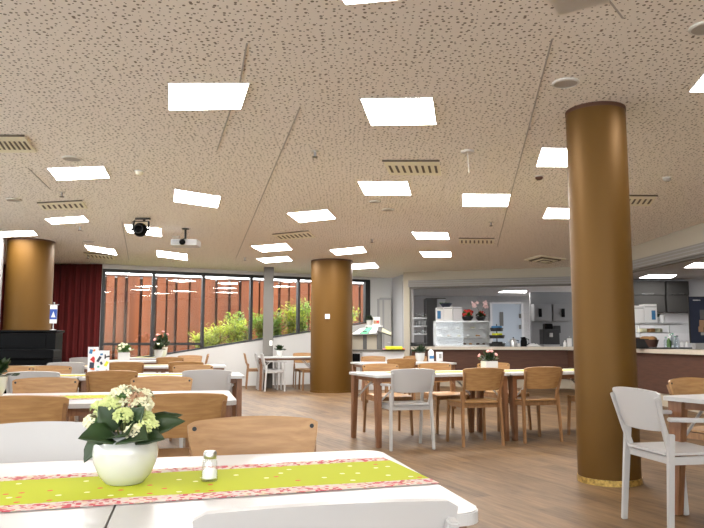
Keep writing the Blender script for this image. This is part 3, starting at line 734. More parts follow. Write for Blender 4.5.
# ------------------------------------------------------------------ furniture: chairs
def backrest_mesh():
    b = MB()
    N = 14
    def fn(u, v):
        x = (u - .5) * 2
        hw = .236 - .048 * (1 - v) ** 1.5
        # rounded upper corners and slightly arched top edge
        zt = .814 - .014 * x * x - (max(0, abs(x) - .93) / .07) ** 2 * .010
        zb_ = .574 + .006 * x * x + (max(0, abs(x) - .9) / .1) ** 2 * .012
        z = zb_ + (zt - zb_) * v
        y = -.205 - (z - .5) * .22 - .032 * (1 - x * x)
        return Vector((x * hw, y, z))
    b.grid(fn, 22, 8, .013)
    return b
def seat_mesh():
    b = MB()
    def fn(u, v):
        y = .225 - v * .445
        hw = .225 - .022 * v
        c = max(0, abs(u * 2 - 1) - .86) / .14
        hw2 = hw
        y2 = y + (-.03 if v == 0 else (.03 if v == 1 else 0)) * c * c
        x = (u * 2 - 1)
        z = .452 - .012 * (1 - x * x) * math.sin(PI * min(1, v * 1.1)) - (.012 if v < .06 else 0)
        return Vector((x * hw2, y2, z))
    b.grid(fn, 16, 12, .014)
    return b
def make_chair(name, white, arms):
    mp, ml = ('white', 'white') if white else ('oak', 'oak_leg')
    t = thing(name, 'x', 'chair')
    seat_mesh().build('seat', mp, t, smooth=True)
    bk = backrest_mesh().build('backrest', mp, t, smooth=True)
    for s in (-1, 1):
        bb = MB(); bb.lathe([(0, 0), (.008, 0), (.008, .004), (0, .004)], 12)
        xb, zb_ = .212, .778
        yb_ = -.205 - (zb_ - .5) * .22 - .032 * (1 - .91 ** 2) + .006
        bmesh.ops.transform(bb.bm, matrix=Matrix.Translation((s * xb, yb_, zb_)) @ Matrix.Rotation(R(-90), 4, 'X'), verts=bb.bm.verts)
        bb.build('bolt', 'bolt', bk)
    for s in (-1, 1):
        top = (s * .260, .185, .625) if arms else (s * .205, .185, .445)
        MB().bar(((s * .236 if arms else s * .222), .20, 0), top, (.026, .034), (.030, .038), bev=.004).build('leg', ml, t)
        MB().bar((s * .226, -.235, 0), (s * .212, -.195, .565), (.026, .034), (.028, .042), bev=.004).build('leg', ml, t)
        # leaning back post, seen on the back of the panel
        MB().bar((s * .192, -.175, .405), (s * .222, -.287, .770), (.026, .036), (.022, .024), bev=.004).build('back_post', ml, t)
        MB().bar((s * .203, -.20, .415), (s * .205, .19, .415), (.024, .045), bev=.004).build('side_rail', ml, t)
        if arms:
            MB().bar((s * .268, .235, .634), (s * .226, -.215, .648), (.055, .024), (.040, .024), bev=.006).build('armrest', ml, t)
    MB().bar((-.2, .185, .415), (.2, .185, .415), (.022, .042), bev=.003).build('front_rail', ml, t)
    MB().bar((-.19, -.19, .415), (.19, -.19, .415), (.022, .042), bev=.003).build('rear_rail', ml, t)
    return t
PROTO = {'oak': make_chair('dining_chair', False, False), 'oakarm': make_chair('armchair', False, True), 'white': make_chair('dining_chair', True, False), 'whitearm': make_chair('armchair', True, True)}
USED = set()
def chair(kind, x, y, face, label, group='dining chairs'):
    """face: direction the sitter looks, degrees from +X"""
    o = PROTO[kind]
    if kind in USED: o = copy_tree(o)
    USED.add(kind)
    o.location = (x, y, 0); o.rotation_euler = (0, 0, R(face - 90))
    o['label'] = label; o['group'] = group
    return o

# ------------------------------------------------------------------ furniture: tables
def make_table(L, Wd):
    t = thing('dining_table', 'x', 'table')
    b = MB(); b.prism(rrect(-L / 2, -Wd / 2, L / 2, Wd / 2, .055), TZ - .026, TZ, bev=.003); b.build('tabletop', 'laminate', t)
    b = MB()
    for s in (-1, 1):
        b.box((0, s * (Wd / 2 - .07), TZ - .05), (L - .12, .026, .046)); b.box((s * (L / 2 - .06), 0, TZ - .05), (.026, Wd - .16, .046))
    b.build('apron', 'brown_leg', t)
    for sx in (-1, 1):
        for sy in (-1, 1):
            MB().bar((sx * (L / 2 - .05), sy * (Wd / 2 - .055), 0), (sx * (L / 2 - .055), sy * (Wd / 2 - .095), TZ - .027), (.05, .055), (.055, .115), up=(0, 1, 0), bev=.005).build('leg', 'brown_leg', t)
            MB().tube([(sx * (L / 2 - .06), sy * (Wd / 2 - .09), .44), (sx * (L / 2 - .34), sy * (Wd / 2 - .09), TZ - .03)], .010, 8).build('brace', 'white', t)
    return t
TP = {}
def table(L, Wd, x, y, deg, label, group='white dining tables'):
    if (L, Wd) in TP: o = copy_tree(TP[(L, Wd)])
    else: o = make_table(L, Wd); TP[(L, Wd)] = o
    o.location = (x, y, 0); o.rotation_euler = (0, 0, R(deg)); o['label'] = label; o['group'] = group
    return o
A = 13.0
CU = Vector((math.cos(R(A)), math.sin(R(A)))); CW = Vector((-math.sin(R(A)), math.cos(R(A))))
def uw(u, w): return CU * u + CW * w
def u_at(px, w, z):
    """position along a row at depth w whose point at height z shows in picture column px"""
    k = px - 352; s = SP * (z - EYE)
    # k*(Y*CP + s) = F*X
    X0, Y0 = CW.x * w, CW.y * w
    return (FPX * X0 - k * (Y0 * CP + s)) / (k * CU.y * CP - FPX * CU.x)
def row_table(L, Wd, uright, wnear, label):
    q = uw(uright - L / 2, wnear + Wd / 2); return table(L, Wd, q.x, q.y, A, label)
def row_chair(kind, px, wback, near, label, dev=0):
    """px = middle of the backrest top, wback = depth of the backrest top; near: chair looks away from the camera"""
    u = u_at(px, wback, .8); w = wback + (.275 if near else -.275); q = uw(u, w)
    return chair(kind, q.x, q.y, A + (90 if near else -90) + dev, label)

# left block, rows from the camera to the windows
row_table(.755, .86, .610, 1.40, 'white table closest to the camera, with the lime runner and its rounded corner')
row_table(.80, .86, -.150, 1.40, 'white table closest to the camera at its left, beneath the flower pot')
row_table(1.6, .92, .285, 4.27, 'white table of the second row, behind the flower pot')
row_table(1.6, .88, .56, 7.25, 'white table of the third row, right end with a thick brown leg')
row_table(1.6, .88, -1.05, 7.25, 'white table of the third row, left one beneath the menu cards')
row_table(1.6, .88, .52, 10.15, 'white table of the fourth row, right one')
row_table(1.6, .88, -1.09, 10.15, 'white table of the fourth row, left one')
row_table(1.6, .88, -.40, 13.0, 'white table of the fifth row with a flower box, before the windows')
row_table(1.1, .70, -.15, 15.35, 'small white table right at the windows with two potted plants')

row_chair('white', 331, 1.245, True, 'white chair back right in front of the closest table, seen from behind')
row_chair('oak', 254, 2.62, False, 'oak chair facing the camera behind the salt shaker')
row_chair('white', 40, 2.60, False, 'white chair facing the camera behind the closest table at the left')
row_chair('oak', 20, 3.93, True, 'oak chair back at the left edge, second row, seen from behind')
row_chair('oak', 183, 3.93, True, 'oak chair back just right of the flower pot, seen from behind')
row_chair('oak', 46, 5.78, False, 'oak chair with two dark bolts facing the camera, second row left')
row_chair('oak', 162, 5.78, False, 'oak chair facing the camera behind the flowers, second row right')
row_chair('white', 33, 7.02, True, 'white chair back at the left of the third row, seen from behind')
row_chair('oak', 112, 7.02, True, 'oak chair back beneath the menu cards, third row, seen from behind')
row_chair('whitearm', 207, 7.02, True, 'white armchair seen from behind, third row, by the thick table leg')
row_chair('oak', 50, 8.55, False, 'oak chair facing the camera at the left, third row')
row_chair('oak', 193, 8.55, False, 'oak chair facing the camera behind the white armchair, third row')
row_chair('white', 66, 9.92, True, 'white chair back between piano and menu cards, fourth row')
row_chair('oak', 126, 9.92, True, 'oak chair back right of the menu cards, fourth row')
row_chair('oak', 186, 9.92, True, 'oak chair back, fourth row, right end')
row_chair('oak', 13, 8.55, False, 'oak chair facing the camera at the left picture edge, third row')
row_chair('white', 84, 12.75, True, 'white chair back before the curtain, fifth row')
row_chair('oak', 190, 14.2, False, 'oak chair facing the camera close to the windows, fifth row')
row_chair('oak', 170, 12.75, True, 'oak chair back before the small window table, fifth row')
q = uw(.12, 15.7); chair('oak', q.x, q.y, A + 180, 'oak chair at the right end of the small window table')

# middle block
A2 = 19.0
MU = Vector((math.cos(R(A2)), math.sin(R(A2)))); MW = Vector((-math.sin(R(A2)), math.cos(R(A2))))
m0 = Vector((.245, 7.28))                        # near-left corner of the row
def mt(u, w): return m0 + MU * u + MW * w
q = mt(.8, .45); table(1.6, .90, q.x, q.y, A2, 'white table in the middle of the room, left end with brown legs')
q = mt(2.41, .45); table(1.6, .90, q.x, q.y, A2, 'white table joined to its right, beneath the white planter')
def mchair(kind, u, w, dev, label): q = mt(u, w); chair(kind, q.x, q.y, A2 + dev, label)
mchair('whitearm', .33, .02, 85, 'white armchair at the middle table, seen from behind')
mchair('oak', 1.13, .02, 86, 'oak chair right of the white armchair, seen from behind')
mchair('oak', 1.87, .05, 88, 'oak chair beside the slim bronze column, seen from behind')
mchair('oak', 2.72, .05, 90, 'oak chair mostly hidden behind the slim bronze column')
mchair('oak', .55, 1.03, -92, 'oak chair facing the camera behind the left end of the middle table')
mchair('oak', 1.30, 1.03, -88, 'oak chair facing the camera behind the white armchair')
mchair('oak', 2.12, 1.0, -90, 'oak chair facing the camera behind the planter')
# second tables further back
m0b = Vector((-.05, 11.3))
q = Vector((.84, 11.75)); table(1.6, .88, q.x, q.y, A2 - 6, 'white table behind the middle table, toward the serving counter')
chair('oakarm', .74, 11.52, 100, 'dark-looking oak armchair seen from behind at the second middle table')
chair('oak', .45, 12.85, -78, 'oak chair facing the camera beneath the leaflet stand')
chair('oak', 1.25, 13.0, -76, 'oak chair facing the camera before the counter, behind the small plant')

# table behind the broad column
tx, ty = -1.48, 16.05
table(1.3, .80, tx, ty, 10, 'white table between the grey pillar and the broad middle column')
chair('whitearm', -1.72, 15.62, 15, 'white armchair facing right at the table by the grey pillar')
chair('whitearm', -1.92, 16.12, 12, 'white armchair farther back beside the grey pillar')
chair('oak', -2.22, 16.45, 10, 'oak chair behind the white armchairs by the windows')
chair('oak', -1.12, 16.50, -80, 'oak chair on the far side of the table by the grey pillar')
chair('oak', -.95, 15.92, 195, 'oak chair facing left at the pillar table, close to the broad middle column')

# right table, cut by the picture edge
AR = 24.0
RU = Vector((math.cos(R(AR)), math.sin(R(AR)))); RW = Vector((-math.sin(R(AR)), math.cos(R(AR))))
q = Vector((1.99, 4.60)) + RU * .8 - RW * .42
table(1.6, .84, q.x, q.y, AR, 'white table at the right picture edge')
chair('whitearm', 1.955, 4.29, 11, 'white armchair in front of the slim bronze column, at the right table')
chair('oak', 2.68, 5.12, AR - 84, 'oak chair facing the camera behind the right table')

# ------------------------------------------------------------------ table runners
def runner(x0, y0, x1, y1, wid, label, ang=None):
    a, c = Vector((x0, y0)), Vector((x1, y1)); L = (c - a).length; m = (a + c) / 2
    b = MB()
    def fn(u, v):
        return Vector(((u - .5) * L, (v - .5) * wid, .0012 + .0006 * math.sin(u * 19) * math.sin(v * 5)))
    b.grid(fn, 24, 6, .0014)
    o = b.build('table_runner', RUN(wid), None, loc=(m.x, m.y, TZ + .0012), rotz=math.atan2(c.y - a.y, c.x - a.x))
    return tag(o, label, 'table runner', 'lime table runners')
_run = {}
def RUN(w):
    if w not in _run: _run[w] = runner_mat(w / 2, .060 if w > .3 else .04)
    return _run[w]
pr0, pr1 = on_z(387, 457.8, TZ), on_z(435, 484.5, TZ)
pl0, pl1 = on_z(0, 477, TZ), on_z(0, 509.5, TZ)
ctrR = (pr0 + pr1) / 2; ctrL = (pl0 + pl1) / 2
dv = (ctrR - ctrL).normalized(); e0 = ctrR - dv * 1.32
e0 = e0 + Vector((.012, -.035, 0)); runner(e0.x, e0.y, ctrR.x, ctrR.y, .405, 'lime runner with a red flowered border on the closest table')
def row_runner(u0, u1, w, wid, label): a, c = uw(u0, w), uw(u1, w); runner(a.x, a.y, c.x, c.y, wid, label)
row_runner(-1.25, -.18, 4.75, .36, 'lime runner on the second-row table')
row_runner(-2.6, .36, 7.70, .36, 'lime runner on the third-row tables behind the white armchair')
row_runner(-2.6, .3, 10.6, .36, 'lime runner on the fourth-row tables')
row_runner(-1.1, -.3, 15.7, .3, 'lime runner on the small window table')
q0, q1 = mt(.35, .48), mt(3.1, .48); runner(q0.x, q0.y, q1.x, q1.y, .36, 'lime runner along the joined middle tables')
q0 = Vector((1.99, 4.60)) + RU * .35 - RW * .42; q1 = q0 + RU * 1.1; runner(q0.x, q0.y, q1.x, q1.y, .36, 'lime runner on the right table')

# ------------------------------------------------------------------ potted plants
def kal_leaf(b, base, d, up, l, w, curl=.25):
    d = d.normalized(); s = d.cross(up).normalized(); n = s.cross(d)
    def fn(u, v):
        ww = math.sin(PI * (u ** .8)) * w * (1 + .06 * math.sin(u * 22))
        x = (v - .5) * ww
        return base + d * (u * l) + s * x + n * (abs(v - .5) * ww * .35 - curl * l * (u - .15) ** 2)
    b.grid(fn, 9, 4, .0022)
def flower(b, c, n, r):
    n = n.normalized(); a = n.cross(Vector((.3, .2, 1))).normalized(); e = n.cross(a)
    th = random.uniform(0, PI)
    for k in range(4):
        t_ = th + k * PI / 2; d = a * math.cos(t_) + e * math.sin(t_); s = n.cross(d)
        b.poly([c, c + d * r * .6 + s * r * .38 + n * r * .12, c + d * r * 1.05 + n * r * .3, c + d * r * .6 - s * r * .38 + n * r * .12])
pb = on_z(124.5, 484.5, TZ)
t = thing('potted_kalanchoe', 'white round pot with cream-flowered kalanchoe on the closest table', 'potted plant', (pb.x, pb.y + .0, TZ + .003)); t.scale = (1.08, 1.08, 1.06)
prof = [(0, 0), (.036, 0), (.044, .004), (.058, .022), (.069, .048), (.073, .070), (.071, .088), (.064, .104), (.056, .112), (.053, .113), (.050, .110), (.055, .100), (.06, .085), (0, .085)]
MB().lathe(prof, 48).build('pot', 'ceramic', t, smooth='all')
MB().lathe([(0, .094), (.054, .092), (.054, .088), (0, .088)], 24).build('soil', 'soil', t)
for base, d, n, l, w, cu in (
    ((.010, -.040, .108), (.62, -.62, .20), (-.10, -.62, .78), .085, .075, .30), ((-.010, -.040, .108), (-.55, -.65, .22), (.05, -.66, .75), .085, .075, .30),
    ((.004, -.035, .112), (.25, -.75, .30), (.0, -.75, .65), .065, .07, .35), ((-.025, -.030, .110), (-.9, -.35, .12), (.1, -.72, .70), .058, .060, .35),
    ((-.050, -.012, .110), (-.50, -.30, -.80), (-.35, -.92, .15), .070, .040, .10), ((.035, -.005, .112), (.95, -.10, .42), (-.35, -.72, .60), .105, .062, .25),
    ((.030, .015, .115), (.90, .25, .55), (-.45, -.60, .65), .10, .060, .25), ((.030, -.025, .110), (.85, -.45, .10), (-.05, -.75, .66), .075, .06, .30),
    ((-.030, .010, .115), (-.85, .10, .50), (.45, -.60, .65), .058, .055, .25), ((-.015, -.020, .125), (-.45, -.35, .75), (.2, -.88, .45), .07, .06, .15),
    ((.015, -.020, .125), (.45, -.35, .75), (-.2, -.88, .45), .07, .06, .15), ((.0, .03, .115), (.2, .8, .5), (0, -.5, .85), .085, .06, .25), ((-.02, .03, .115), (-.5, .7, .5), (.2, -.5, .85), .085, .06, .25),
    ((.03, .03, .115), (.6, .65, .45), (-.2, -.5, .85), .09, .06, .25)):
    b = MB(); kal_leaf(b, Vector(base), Vector(d), Vector(n), l, w, cu)
    b.build('leaf', 'leaf', t, smooth='all')
CL = [((-.005, -.005, .205), .034, 'petal_white'), ((.020, .0, .192), .028, 'petal_brown'), ((.038, -.012, .182), .024, 'petal_white'), ((-.055, -.01, .172), .026, 'petal_green'), ((-.066, -.02, .145), .024, 'petal_white'),
      ((-.030, -.015, .186), .024, 'petal_green'), ((.058, -.035, .136), .026, 'petal_green'), ((.035, -.05, .125), .022, 'petal_white'), ((.003, -.03, .160), .022, 'petal_green'), ((.025, .03, .195), .03, 'petal_white'), ((-.03, .035, .19), .03, 'petal_white'), ((.05, -.02, .155), .016, 'petal_green')]
for c, r, m in CL:
    c = Vector(c); r = r * .86; e = MB()
    for k in range(46):
        d = Vector((random.gauss(0, 1), random.gauss(0, 1), random.gauss(.4, .8))).normalized()
        flower(e, c + Vector((d.x * r, d.y * r, d.z * r * .7)), d + Vector((0, -.2, .4)), random.uniform(.0085, .0115))
    o = e.build('flower_cluster', m, t, flip=False)
    s_ = MB(); s_.tube([(c.x * .3, c.y * .3, .095), (c.x * .75, c.y * .75, c.z * .75), tuple(c)], .0022, 6); s_.build('stem', 'stem', t)
    cc = MB(); cc.ball(tuple(c), r * .62, 10, (1, 1, .7)); cc.build('bud_core', 'leaf_mid' if m != 'petal_brown' else 'petal_brown', t)

def small_plant(name, label, x, y, z, s, pot, fm, lm='leaf', rot=0, group='small table plants', tall=1.0, nfl=18):
    t = thing(name, label, 'potted plant', (x, y, z), rot, group)
    if pot == 'cube': MB().prism(rrect(-.065 * s, -.05 * s, .065 * s, .05 * s, .008 * s), 0, .095 * s, bev=.004 * s).build('pot', 'ceramic', t); zt = .095 * s
    elif pot == 'round': MB().lathe([(0, 0), (.038 * s, 0), (.055 * s, .04 * s), (.06 * s, .1 * s), (.055 * s, .1 * s), (.05 * s, .085 * s), (0, .085 * s)], 24).build('pot', 'ceramic', t, smooth=True); zt = .1 * s
    elif pot == 'bowl': MB().lathe([(0, 0), (.05 * s, 0), (.085 * s, .05 * s), (.085 * s, .06 * s), (.078 * s, .055 * s), (0, .05 * s)], 24).build('pot', 'blackmatt', t, smooth=True); zt = .055 * s
    lf = MB()
    for k in range(110):
        a = random.uniform(0, 2 * PI); el = random.uniform(.05, 1.2)
        d = Vector((math.cos(a) * math.cos(el), math.sin(a) * math.cos(el), math.sin(el) * tall))
        c = Vector((0, 0, zt * .97)) + d * random.uniform(.01, .075) * s
        leafq(lf, c, d + Vector((random.uniform(-.4, .4), random.uniform(-.4, .4), .1)), Vector((random.uniform(-.5, .5), random.uniform(-.5, .5), 1)), .05 * s, .032 * s)
    lf.build('foliage', lm, t, flip=False)
    if fm:
        proto = None
        for k in range(nfl):
            a = random.uniform(0, 2 * PI) if k % 3 else random.uniform(-2.4, -.7); el = random.uniform(.2, 1.4)
            d = Vector((math.cos(a) * math.cos(el), math.sin(a) * math.cos(el), math.sin(el) * tall))
            if proto is None:
                fl = MB(); fl.lathe([(0, -.012 * s), (.014 * s, -.004 * s), (.018 * s, .004 * s), (.010 * s, .010 * s), (0, .012 * s)], 7); proto = o = fl.build('flower', fm, t, flip=False)
            else: o = proto.copy(); COL.objects.link(o); o.parent = t
            o.location = Vector((0, 0, zt)) + d * random.uniform(.085, .11) * s; o.rotation_euler = d.to_track_quat('Z', 'Y').to_euler()
    return t
q = mt(1.28, .50); small_plant('potted_plant', 'white square planter with pink-flowered plant on the middle table', at(489.5, 372, q.y).x, q.y, TZ + .003, 1.25, 'cube', 'petal_pink', 'leaf', R(A2), nfl=5)
q = Vector((1.05, 12.3)); small_plant('potted_plant', 'small dark green plant in white pot on the table toward the counter', at(420, 358, q.y).x, q.y, TZ + .001, 1.45, 'round', None, 'leaf')
w5 = uw(u_at(124, 13.3, .8), 13.3); small_plant('potted_plant', 'white box of cream flowers on a fifth-row table before the window', w5.x, w5.y, TZ + .001, 1.55, 'cube', 'petal_white', 'leaf_mid', R(A))
w6 = uw(u_at(158.5, 15.5, .8), 15.5); small_plant('potted_plant', 'low white-potted plant on the small window table', w6.x, w6.y, TZ + .004, 1.6, 'round', 'petal_white', 'leaf', nfl=4)
w7 = uw(u_at(161.5, 15.85, .9), 15.85); tp = small_plant('potted_plant', 'tall plant with pale top in a high white pot on the window table', w7.x, w7.y, TZ + .004, 2.2, 'round', 'petal_pink', 'leaf', tall=1.5, nfl=5)
w8 = uw(u_at(-5, 4.9, .9), 4.9); small_plant('potted_plant', 'dark green plant in a white pot cut by the left picture edge', w8.x, w8.y, TZ + .003, 1.25, 'round', None, 'leaf')
small_plant('potted_plant', 'small dark plant in a white pot on the table by the grey pillar', at(279.5, 355, 16.1).x, 16.1, TZ + .001, 1.35, 'round', None, 'leaf')

# salt shaker
sp_ = on_z(209.5, 482, TZ)
t = thing('salt_shaker', 'small glass salt shaker with metal lid on the lime runner', 'salt shaker', (sp_.x, sp_.y, TZ + .0035)); t.scale = (1.12, 1.12, 1.14)
MB().lathe([(0, 0), (.017, 0), (.019, .003), (.0185, .02), (.016, .04), (.0135, .05), (.0125, .05), (.015, .04), (.0172, .02), (.0172, .005), (0, .005)], 24).build('glass_body', 'clear', t, smooth=True)
MB().lathe([(0, .006), (.0165, .006), (.0165, .02), (.012, .026), (0, .027)], 20).build('salt', 'salt', t, smooth=True)
MB().lathe([(.0138, .048), (.0148, .05), (.0148, .060), (.0125, .064), (0, .065)], 24).build('lid', 'steel', t, smooth=True)

# standing menu cards on the third row
def card(px0, px1, py0, py1, w, label, shapes):
    u0, u1 = u_at(px0, w, .95), u_at(px1, w, .95); q = uw((u0 + u1) / 2, w); W = u1 - u0; H = at((px0 + px1) / 2, py0, q.y).z - TZ - .004
    t = thing('menu_card', label, 'menu card', (q.x, q.y, TZ + .004), R(A), 'standing cards on the third-row table')
    MB().box((0, 0, H / 2), (W, .004, H), Matrix.Rotation(R(4), 3, 'X')).build('card', 'paper', t)
    MB().box((0, .02, .006), (W * .9, .06, .01)).build('foot', 'clear', t)
    for (x, z, rx, rz, m) in shapes:
        b = MB(); b.box((0, 0, 0), (rx * W * 1.7, .002, rz * H * 1.7), Matrix.Rotation(x * 3 + z, 3, 'Y')); b.build('print_spot', m, t, loc=(x * W, -.003 - (.5 - z) * H * .07 * -1 - .004, z * H))
card(88, 98.5, 347, 368, 7.60, 'tallest menu card with blue and red print, leftmost of the three', ((-.2, .84, .17, .09, 'teal'), (.1, .88, .10, .05, 'orange'), (.05, .56, .3, .09, 'red'), (-.1, .36, .26, .12, 'navy'), (.0, .24, .25, .05, 'orange')))
card(95, 104.5, 350.5, 368.5, 7.50, 'middle menu card with dark blue figure print', ((-.05, .66, .16, .14, 'navy'), (.2, .5, .2, .05, 'navy'), (.2, .85, .12, .06, 'teal'), (.0, .12, .38, .10, 'teal'), (-.1, .36, .14, .04, 'green')))
card(104, 109.5, 350.5, 368.5, 7.46, 'narrow menu card with black and yellow print, rightmost of the three', ((-.25, .76, .14, .1, 'blackmatt'), (.2, .76, .16, .1, 'blackmatt'), (.0, .48, .3, .12, 'yellow'), (.0, .16, .2, .12, 'grey')))
w9 = uw(u_at(436, 12, .8), 12)
def bottle(x, y, z, r, h, m, label, group, cap='paper', name='bottle'):
    t = thing(name, label, 'bottle', (x, y, z), 0, group)
    MB().lathe([(0, 0), (r, 0), (r, h * .62), (r * .45, h * .82), (r * .4, h * .93), (0, h * .93)], 18).build('body', m, t, smooth=True)
    MB().lathe([(0, h * .92), (r * .48, h * .92), (r * .48, h), (0, h)], 14).build('cap', cap, t)
x_ = at(431, 357, 12.4).x
t = thing('milk_carton', 'white and blue carton on the table toward the counter', 'carton', (x_, 12.4, TZ + .001), R(10)); MB().box((0, 0, .085), (.08, .08, .17)).build('body', 'paper', t); MB().prism([(-.04, .17), (.04, .17), (0, .21)], -.04, .04, M=Matrix.Rotation(R(90), 4, 'X')).build('gable_top', 'paper', t); MB().box((0, -.042, .07), (.08, .003, .05)).build('blue_band', 'teal', t)
t = thing('napkin_dispenser', 'white napkin dispenser beside the blue and white carton', 'napkin dispenser', (x_ + .15, 12.42, TZ + .001), R(10)); MB().box((0, 0, .08), (.10, .09, .16), bev=.008).build('body', 'paper', t); MB().box((0, -.047, .09), (.05, .004, .08)).build('slot', 'grey', t)

# ------------------------------------------------------------------ leaflet stand on a cupboard behind the middle column
Yl = 15.95
def pxbox(b, x0, y0, x1, y1, Y, depth, bev=0, org=Vector()):
    a, c = at(x0, y0, Y), at(x1, y1, Y)
    b.box(((a.x + c.x) / 2 - org.x, Y + depth / 2 - org.y, (a.z + c.z) / 2 - org.z), (abs(c.x - a.x), depth, abs(a.z - c.z)), bev=bev); return b
org = Vector((at(378, 351, Yl).x, Yl, 0))
t = thing('sideboard', 'white sideboard with grey top and black appliance niche behind the middle column', 'sideboard', org)
ztp = at(378, 349.5, Yl).z
xa, xb = at(344, 351, Yl).x - org.x, at(404, 351, Yl).x - org.x
MB().box(((xa + xb) / 2, .25, (ztp - .04) / 2), (xb - xa, .5, ztp - .04)).build('body', 'wall', t)
MB().box(((xa + xb) / 2, .24, ztp - .02), (xb - xa + .04, .54, .04), bev=.004).build('worktop', 'post', t)
b = pxbox(MB(), 352.5, 353.5, 360, 362, Yl - .012, .02, org=org); b.build('appliance_front', 'black', t)
b = pxbox(MB(), 360, 352, 362.5, 372, Yl - .02, .02, org=org); b.build('door_edge', 'grey', t)
b = pxbox(MB(), 363.5, 353, 403, 372, Yl - .016, .016, .004, org=org); b.build('door', 'kitchen_white', t)
org = Vector((at(378, 349, Yl + .15).x, Yl + .15, ztp + .001))
t = thing('leaflet_stand', 'grey leaflet stand with sloping roof-like shelves on the sideboard', 'display stand', org)
Ys = Yl + .15
for x0, x1, m in ((352, 363, 'plinth'), (367, 377, 'plinth')):
    a, c = at(x0, 333, Ys), at(x1, 349, Ys); MB().box(((a.x + c.x) / 2 - org.x, .12, (a.z - org.z) / 2), (c.x - a.x, .02, a.z - org.z)).build('panel', 'beige', t)
for x0, x1 in ((363, 367), (377, 381)):
    a, c = at(x0, 331, Ys), at(x1, 349, Ys); MB().box(((a.x + c.x) / 2 - org.x, .11, (a.z - org.z) / 2), (c.x - a.x, .06, a.z - org.z), bev=.004).build('post', 'midgrey', t)
def slab_px(C, up):
    P_ = [at(*c) - org for c in C]; b = MB(); n = (P_[1] - P_[0]).cross(P_[3] - P_[0]).normalized()
    if n.z < 0: n = -n
    lo = [b.bm.verts.new(p + n * up[0]) for p in P_]; hi = [b.bm.verts.new(p + n * up[1]) for p in P_]
    b.bm.faces.new(lo[::-1]); b.bm.faces.new(hi)
    for k in range(4): b.bm.faces.new((lo[k], lo[(k + 1) % 4], hi[(k + 1) % 4], hi[k]))
    return b
LC = ((350, 335.2, Ys - .02), (377, 334, Ys - .02), (379.5, 326.5, Ys + .36), (361, 328, Ys + .36))
RC = ((379, 331.5, Ys - .02), (391.5, 335.6, Ys - .02), (392.5, 333.4, Ys + .36), (380, 326.5, Ys + .36))
slab_px(LC, (-.02, 0)).build('left_shelf', 'midgrey', t); slab_px(RC, (-.02, 0)).build('right_shelf', 'midgrey', t)
def patch(C, u0, u1, v0, v1):
    def f(u, v): return tuple((C[0][k] * (1 - u) + C[1][k] * u) * (1 - v) + (C[3][k] * (1 - u) + C[2][k] * u) * v for k in range(3))
    return (f(u0, v0), f(u1, v0), f(u1, v1), f(u0, v1))
for C, u0, u1, m, l in ((LC, .04, .30, 'paper', 'white leaflet at the left end of the sloping leaflet stand'), (LC, .36, .62, 'green', 'green leaflet on the left slope of the leaflet stand'), (LC, .68, .95, 'paper', 'pale leaflet next to the ridge of the leaflet stand'), (RC, .2, .9, 'petal_white', 'pale yellow leaflet on the right slope of the leaflet stand')):
    o = slab_px(patch(C, u0, u1, .1, .9), (.003, .009)).build('leaflet', m, None, loc=org); tag(o, l, 'leaflet', 'leaflets on the stand')
# things in the window bay behind the stand, on a slim shelf
Yv = Yl + .66
zs = at(374, 325.5, Yv).z
sh = thing('wall_shelf', 'small white console behind the leaflet stand', 'console', (at(374, 326, Yv).x, Yv + .12, 0))
MB().box((0, 0, zs - .015), (.42, .22, .03), bev=.003).build('top', 'paper', sh)
for s in (-.17, .17): MB().box((s, 0, (zs - .03) / 2), (.04, .18, zs - .03)).build('leg', 'midgrey', sh)
small_plant('potted_plant', 'dark green plant in a white pot behind the leaflet stand', at(369.5, 326, Yv).x, Yv + .1, zs + .001, 1.25, 'round', None, 'leaf')
q = at(376.5, 321, Yv)
t = thing('picture_box', 'small white box with a printed picture behind the leaflet stand', 'box', (q.x, Yv + .1, zs + .001)); hgt = at(376, 317, Yv).z - zs
MB().box((0, 0, hgt / 2), (.17, .08, hgt), bev=.003).build('body', 'paper', t); MB().box((0, -.042, hgt * .4), (.14, .004, hgt * .42)).build('picture', 'petal_brown', t)
MB().box((.03, -.045, hgt * .45), (.05, .004, hgt * .25)).build('red_detail', 'red', t)
# lime cloth on the sideboard's right end
a = at(383, 349.5, Yl + .1); c = at(404, 349.5, Yl + .1)
t = thing('folded_cloth', 'folded lime cloth with orange edges on the sideboard', 'cloth', ((a.x + c.x) / 2, Yl + .06, ztp + .001))
wd = c.x - a.x
MB().box((0, 0, .035), (wd * .8, .44, .07), bev=.02).build('cloth', 'yellow', t)
for s in (-1, 1): MB().box((s * wd * .44, 0, .012), (wd * .12, .44, .022), bev=.006).build('border', 'orange' if s > 0 else 'petal_pink', t)

# ------------------------------------------------------------------ serving hatch: header, shutter, counter
H0 = Vector((1.44, 17.65)); H1 = Vector((5.25, 16.5)); H2 = Vector((5.50, 10.8)); H3 = Vector((5.70, 6.6)); H4 = Vector((6.3, -4.9))
def seg(name, P, Q, z0, z1, th, m, label, off=0, cat='wall', parent=None):
    D = (Q - P); L = D.length; ang = math.atan2(D.y, D.x)
    b = MB(); b.box((L / 2, off, (z0 + z1) / 2), (L, th, z1 - z0))
    o = b.build(name, m, parent, loc=(P.x, P.y, 0), rotz=ang)
    return struct(o, label, cat) if not parent else o
ZH = 2.60; ZB_ = 2.39
seg('trim_3', H0 + Vector((-.12, .03)), H1, ZH, 3.0, .14, 'beige', 'cream bulkhead over the long serving hatch')
seg('trim_4', H1, H2, ZH, 3.05, .14, 'beige', 'cream bulkhead over the side serving hatch')
seg('trim_5', H2, H3, ZH, 3.1, .14, 'beige', 'cream bulkhead over the nearest serving hatch')
seg('wall_right', H3, H4, 0, 3.3, .14, 'beige', 'cream right wall beside the viewpoint')
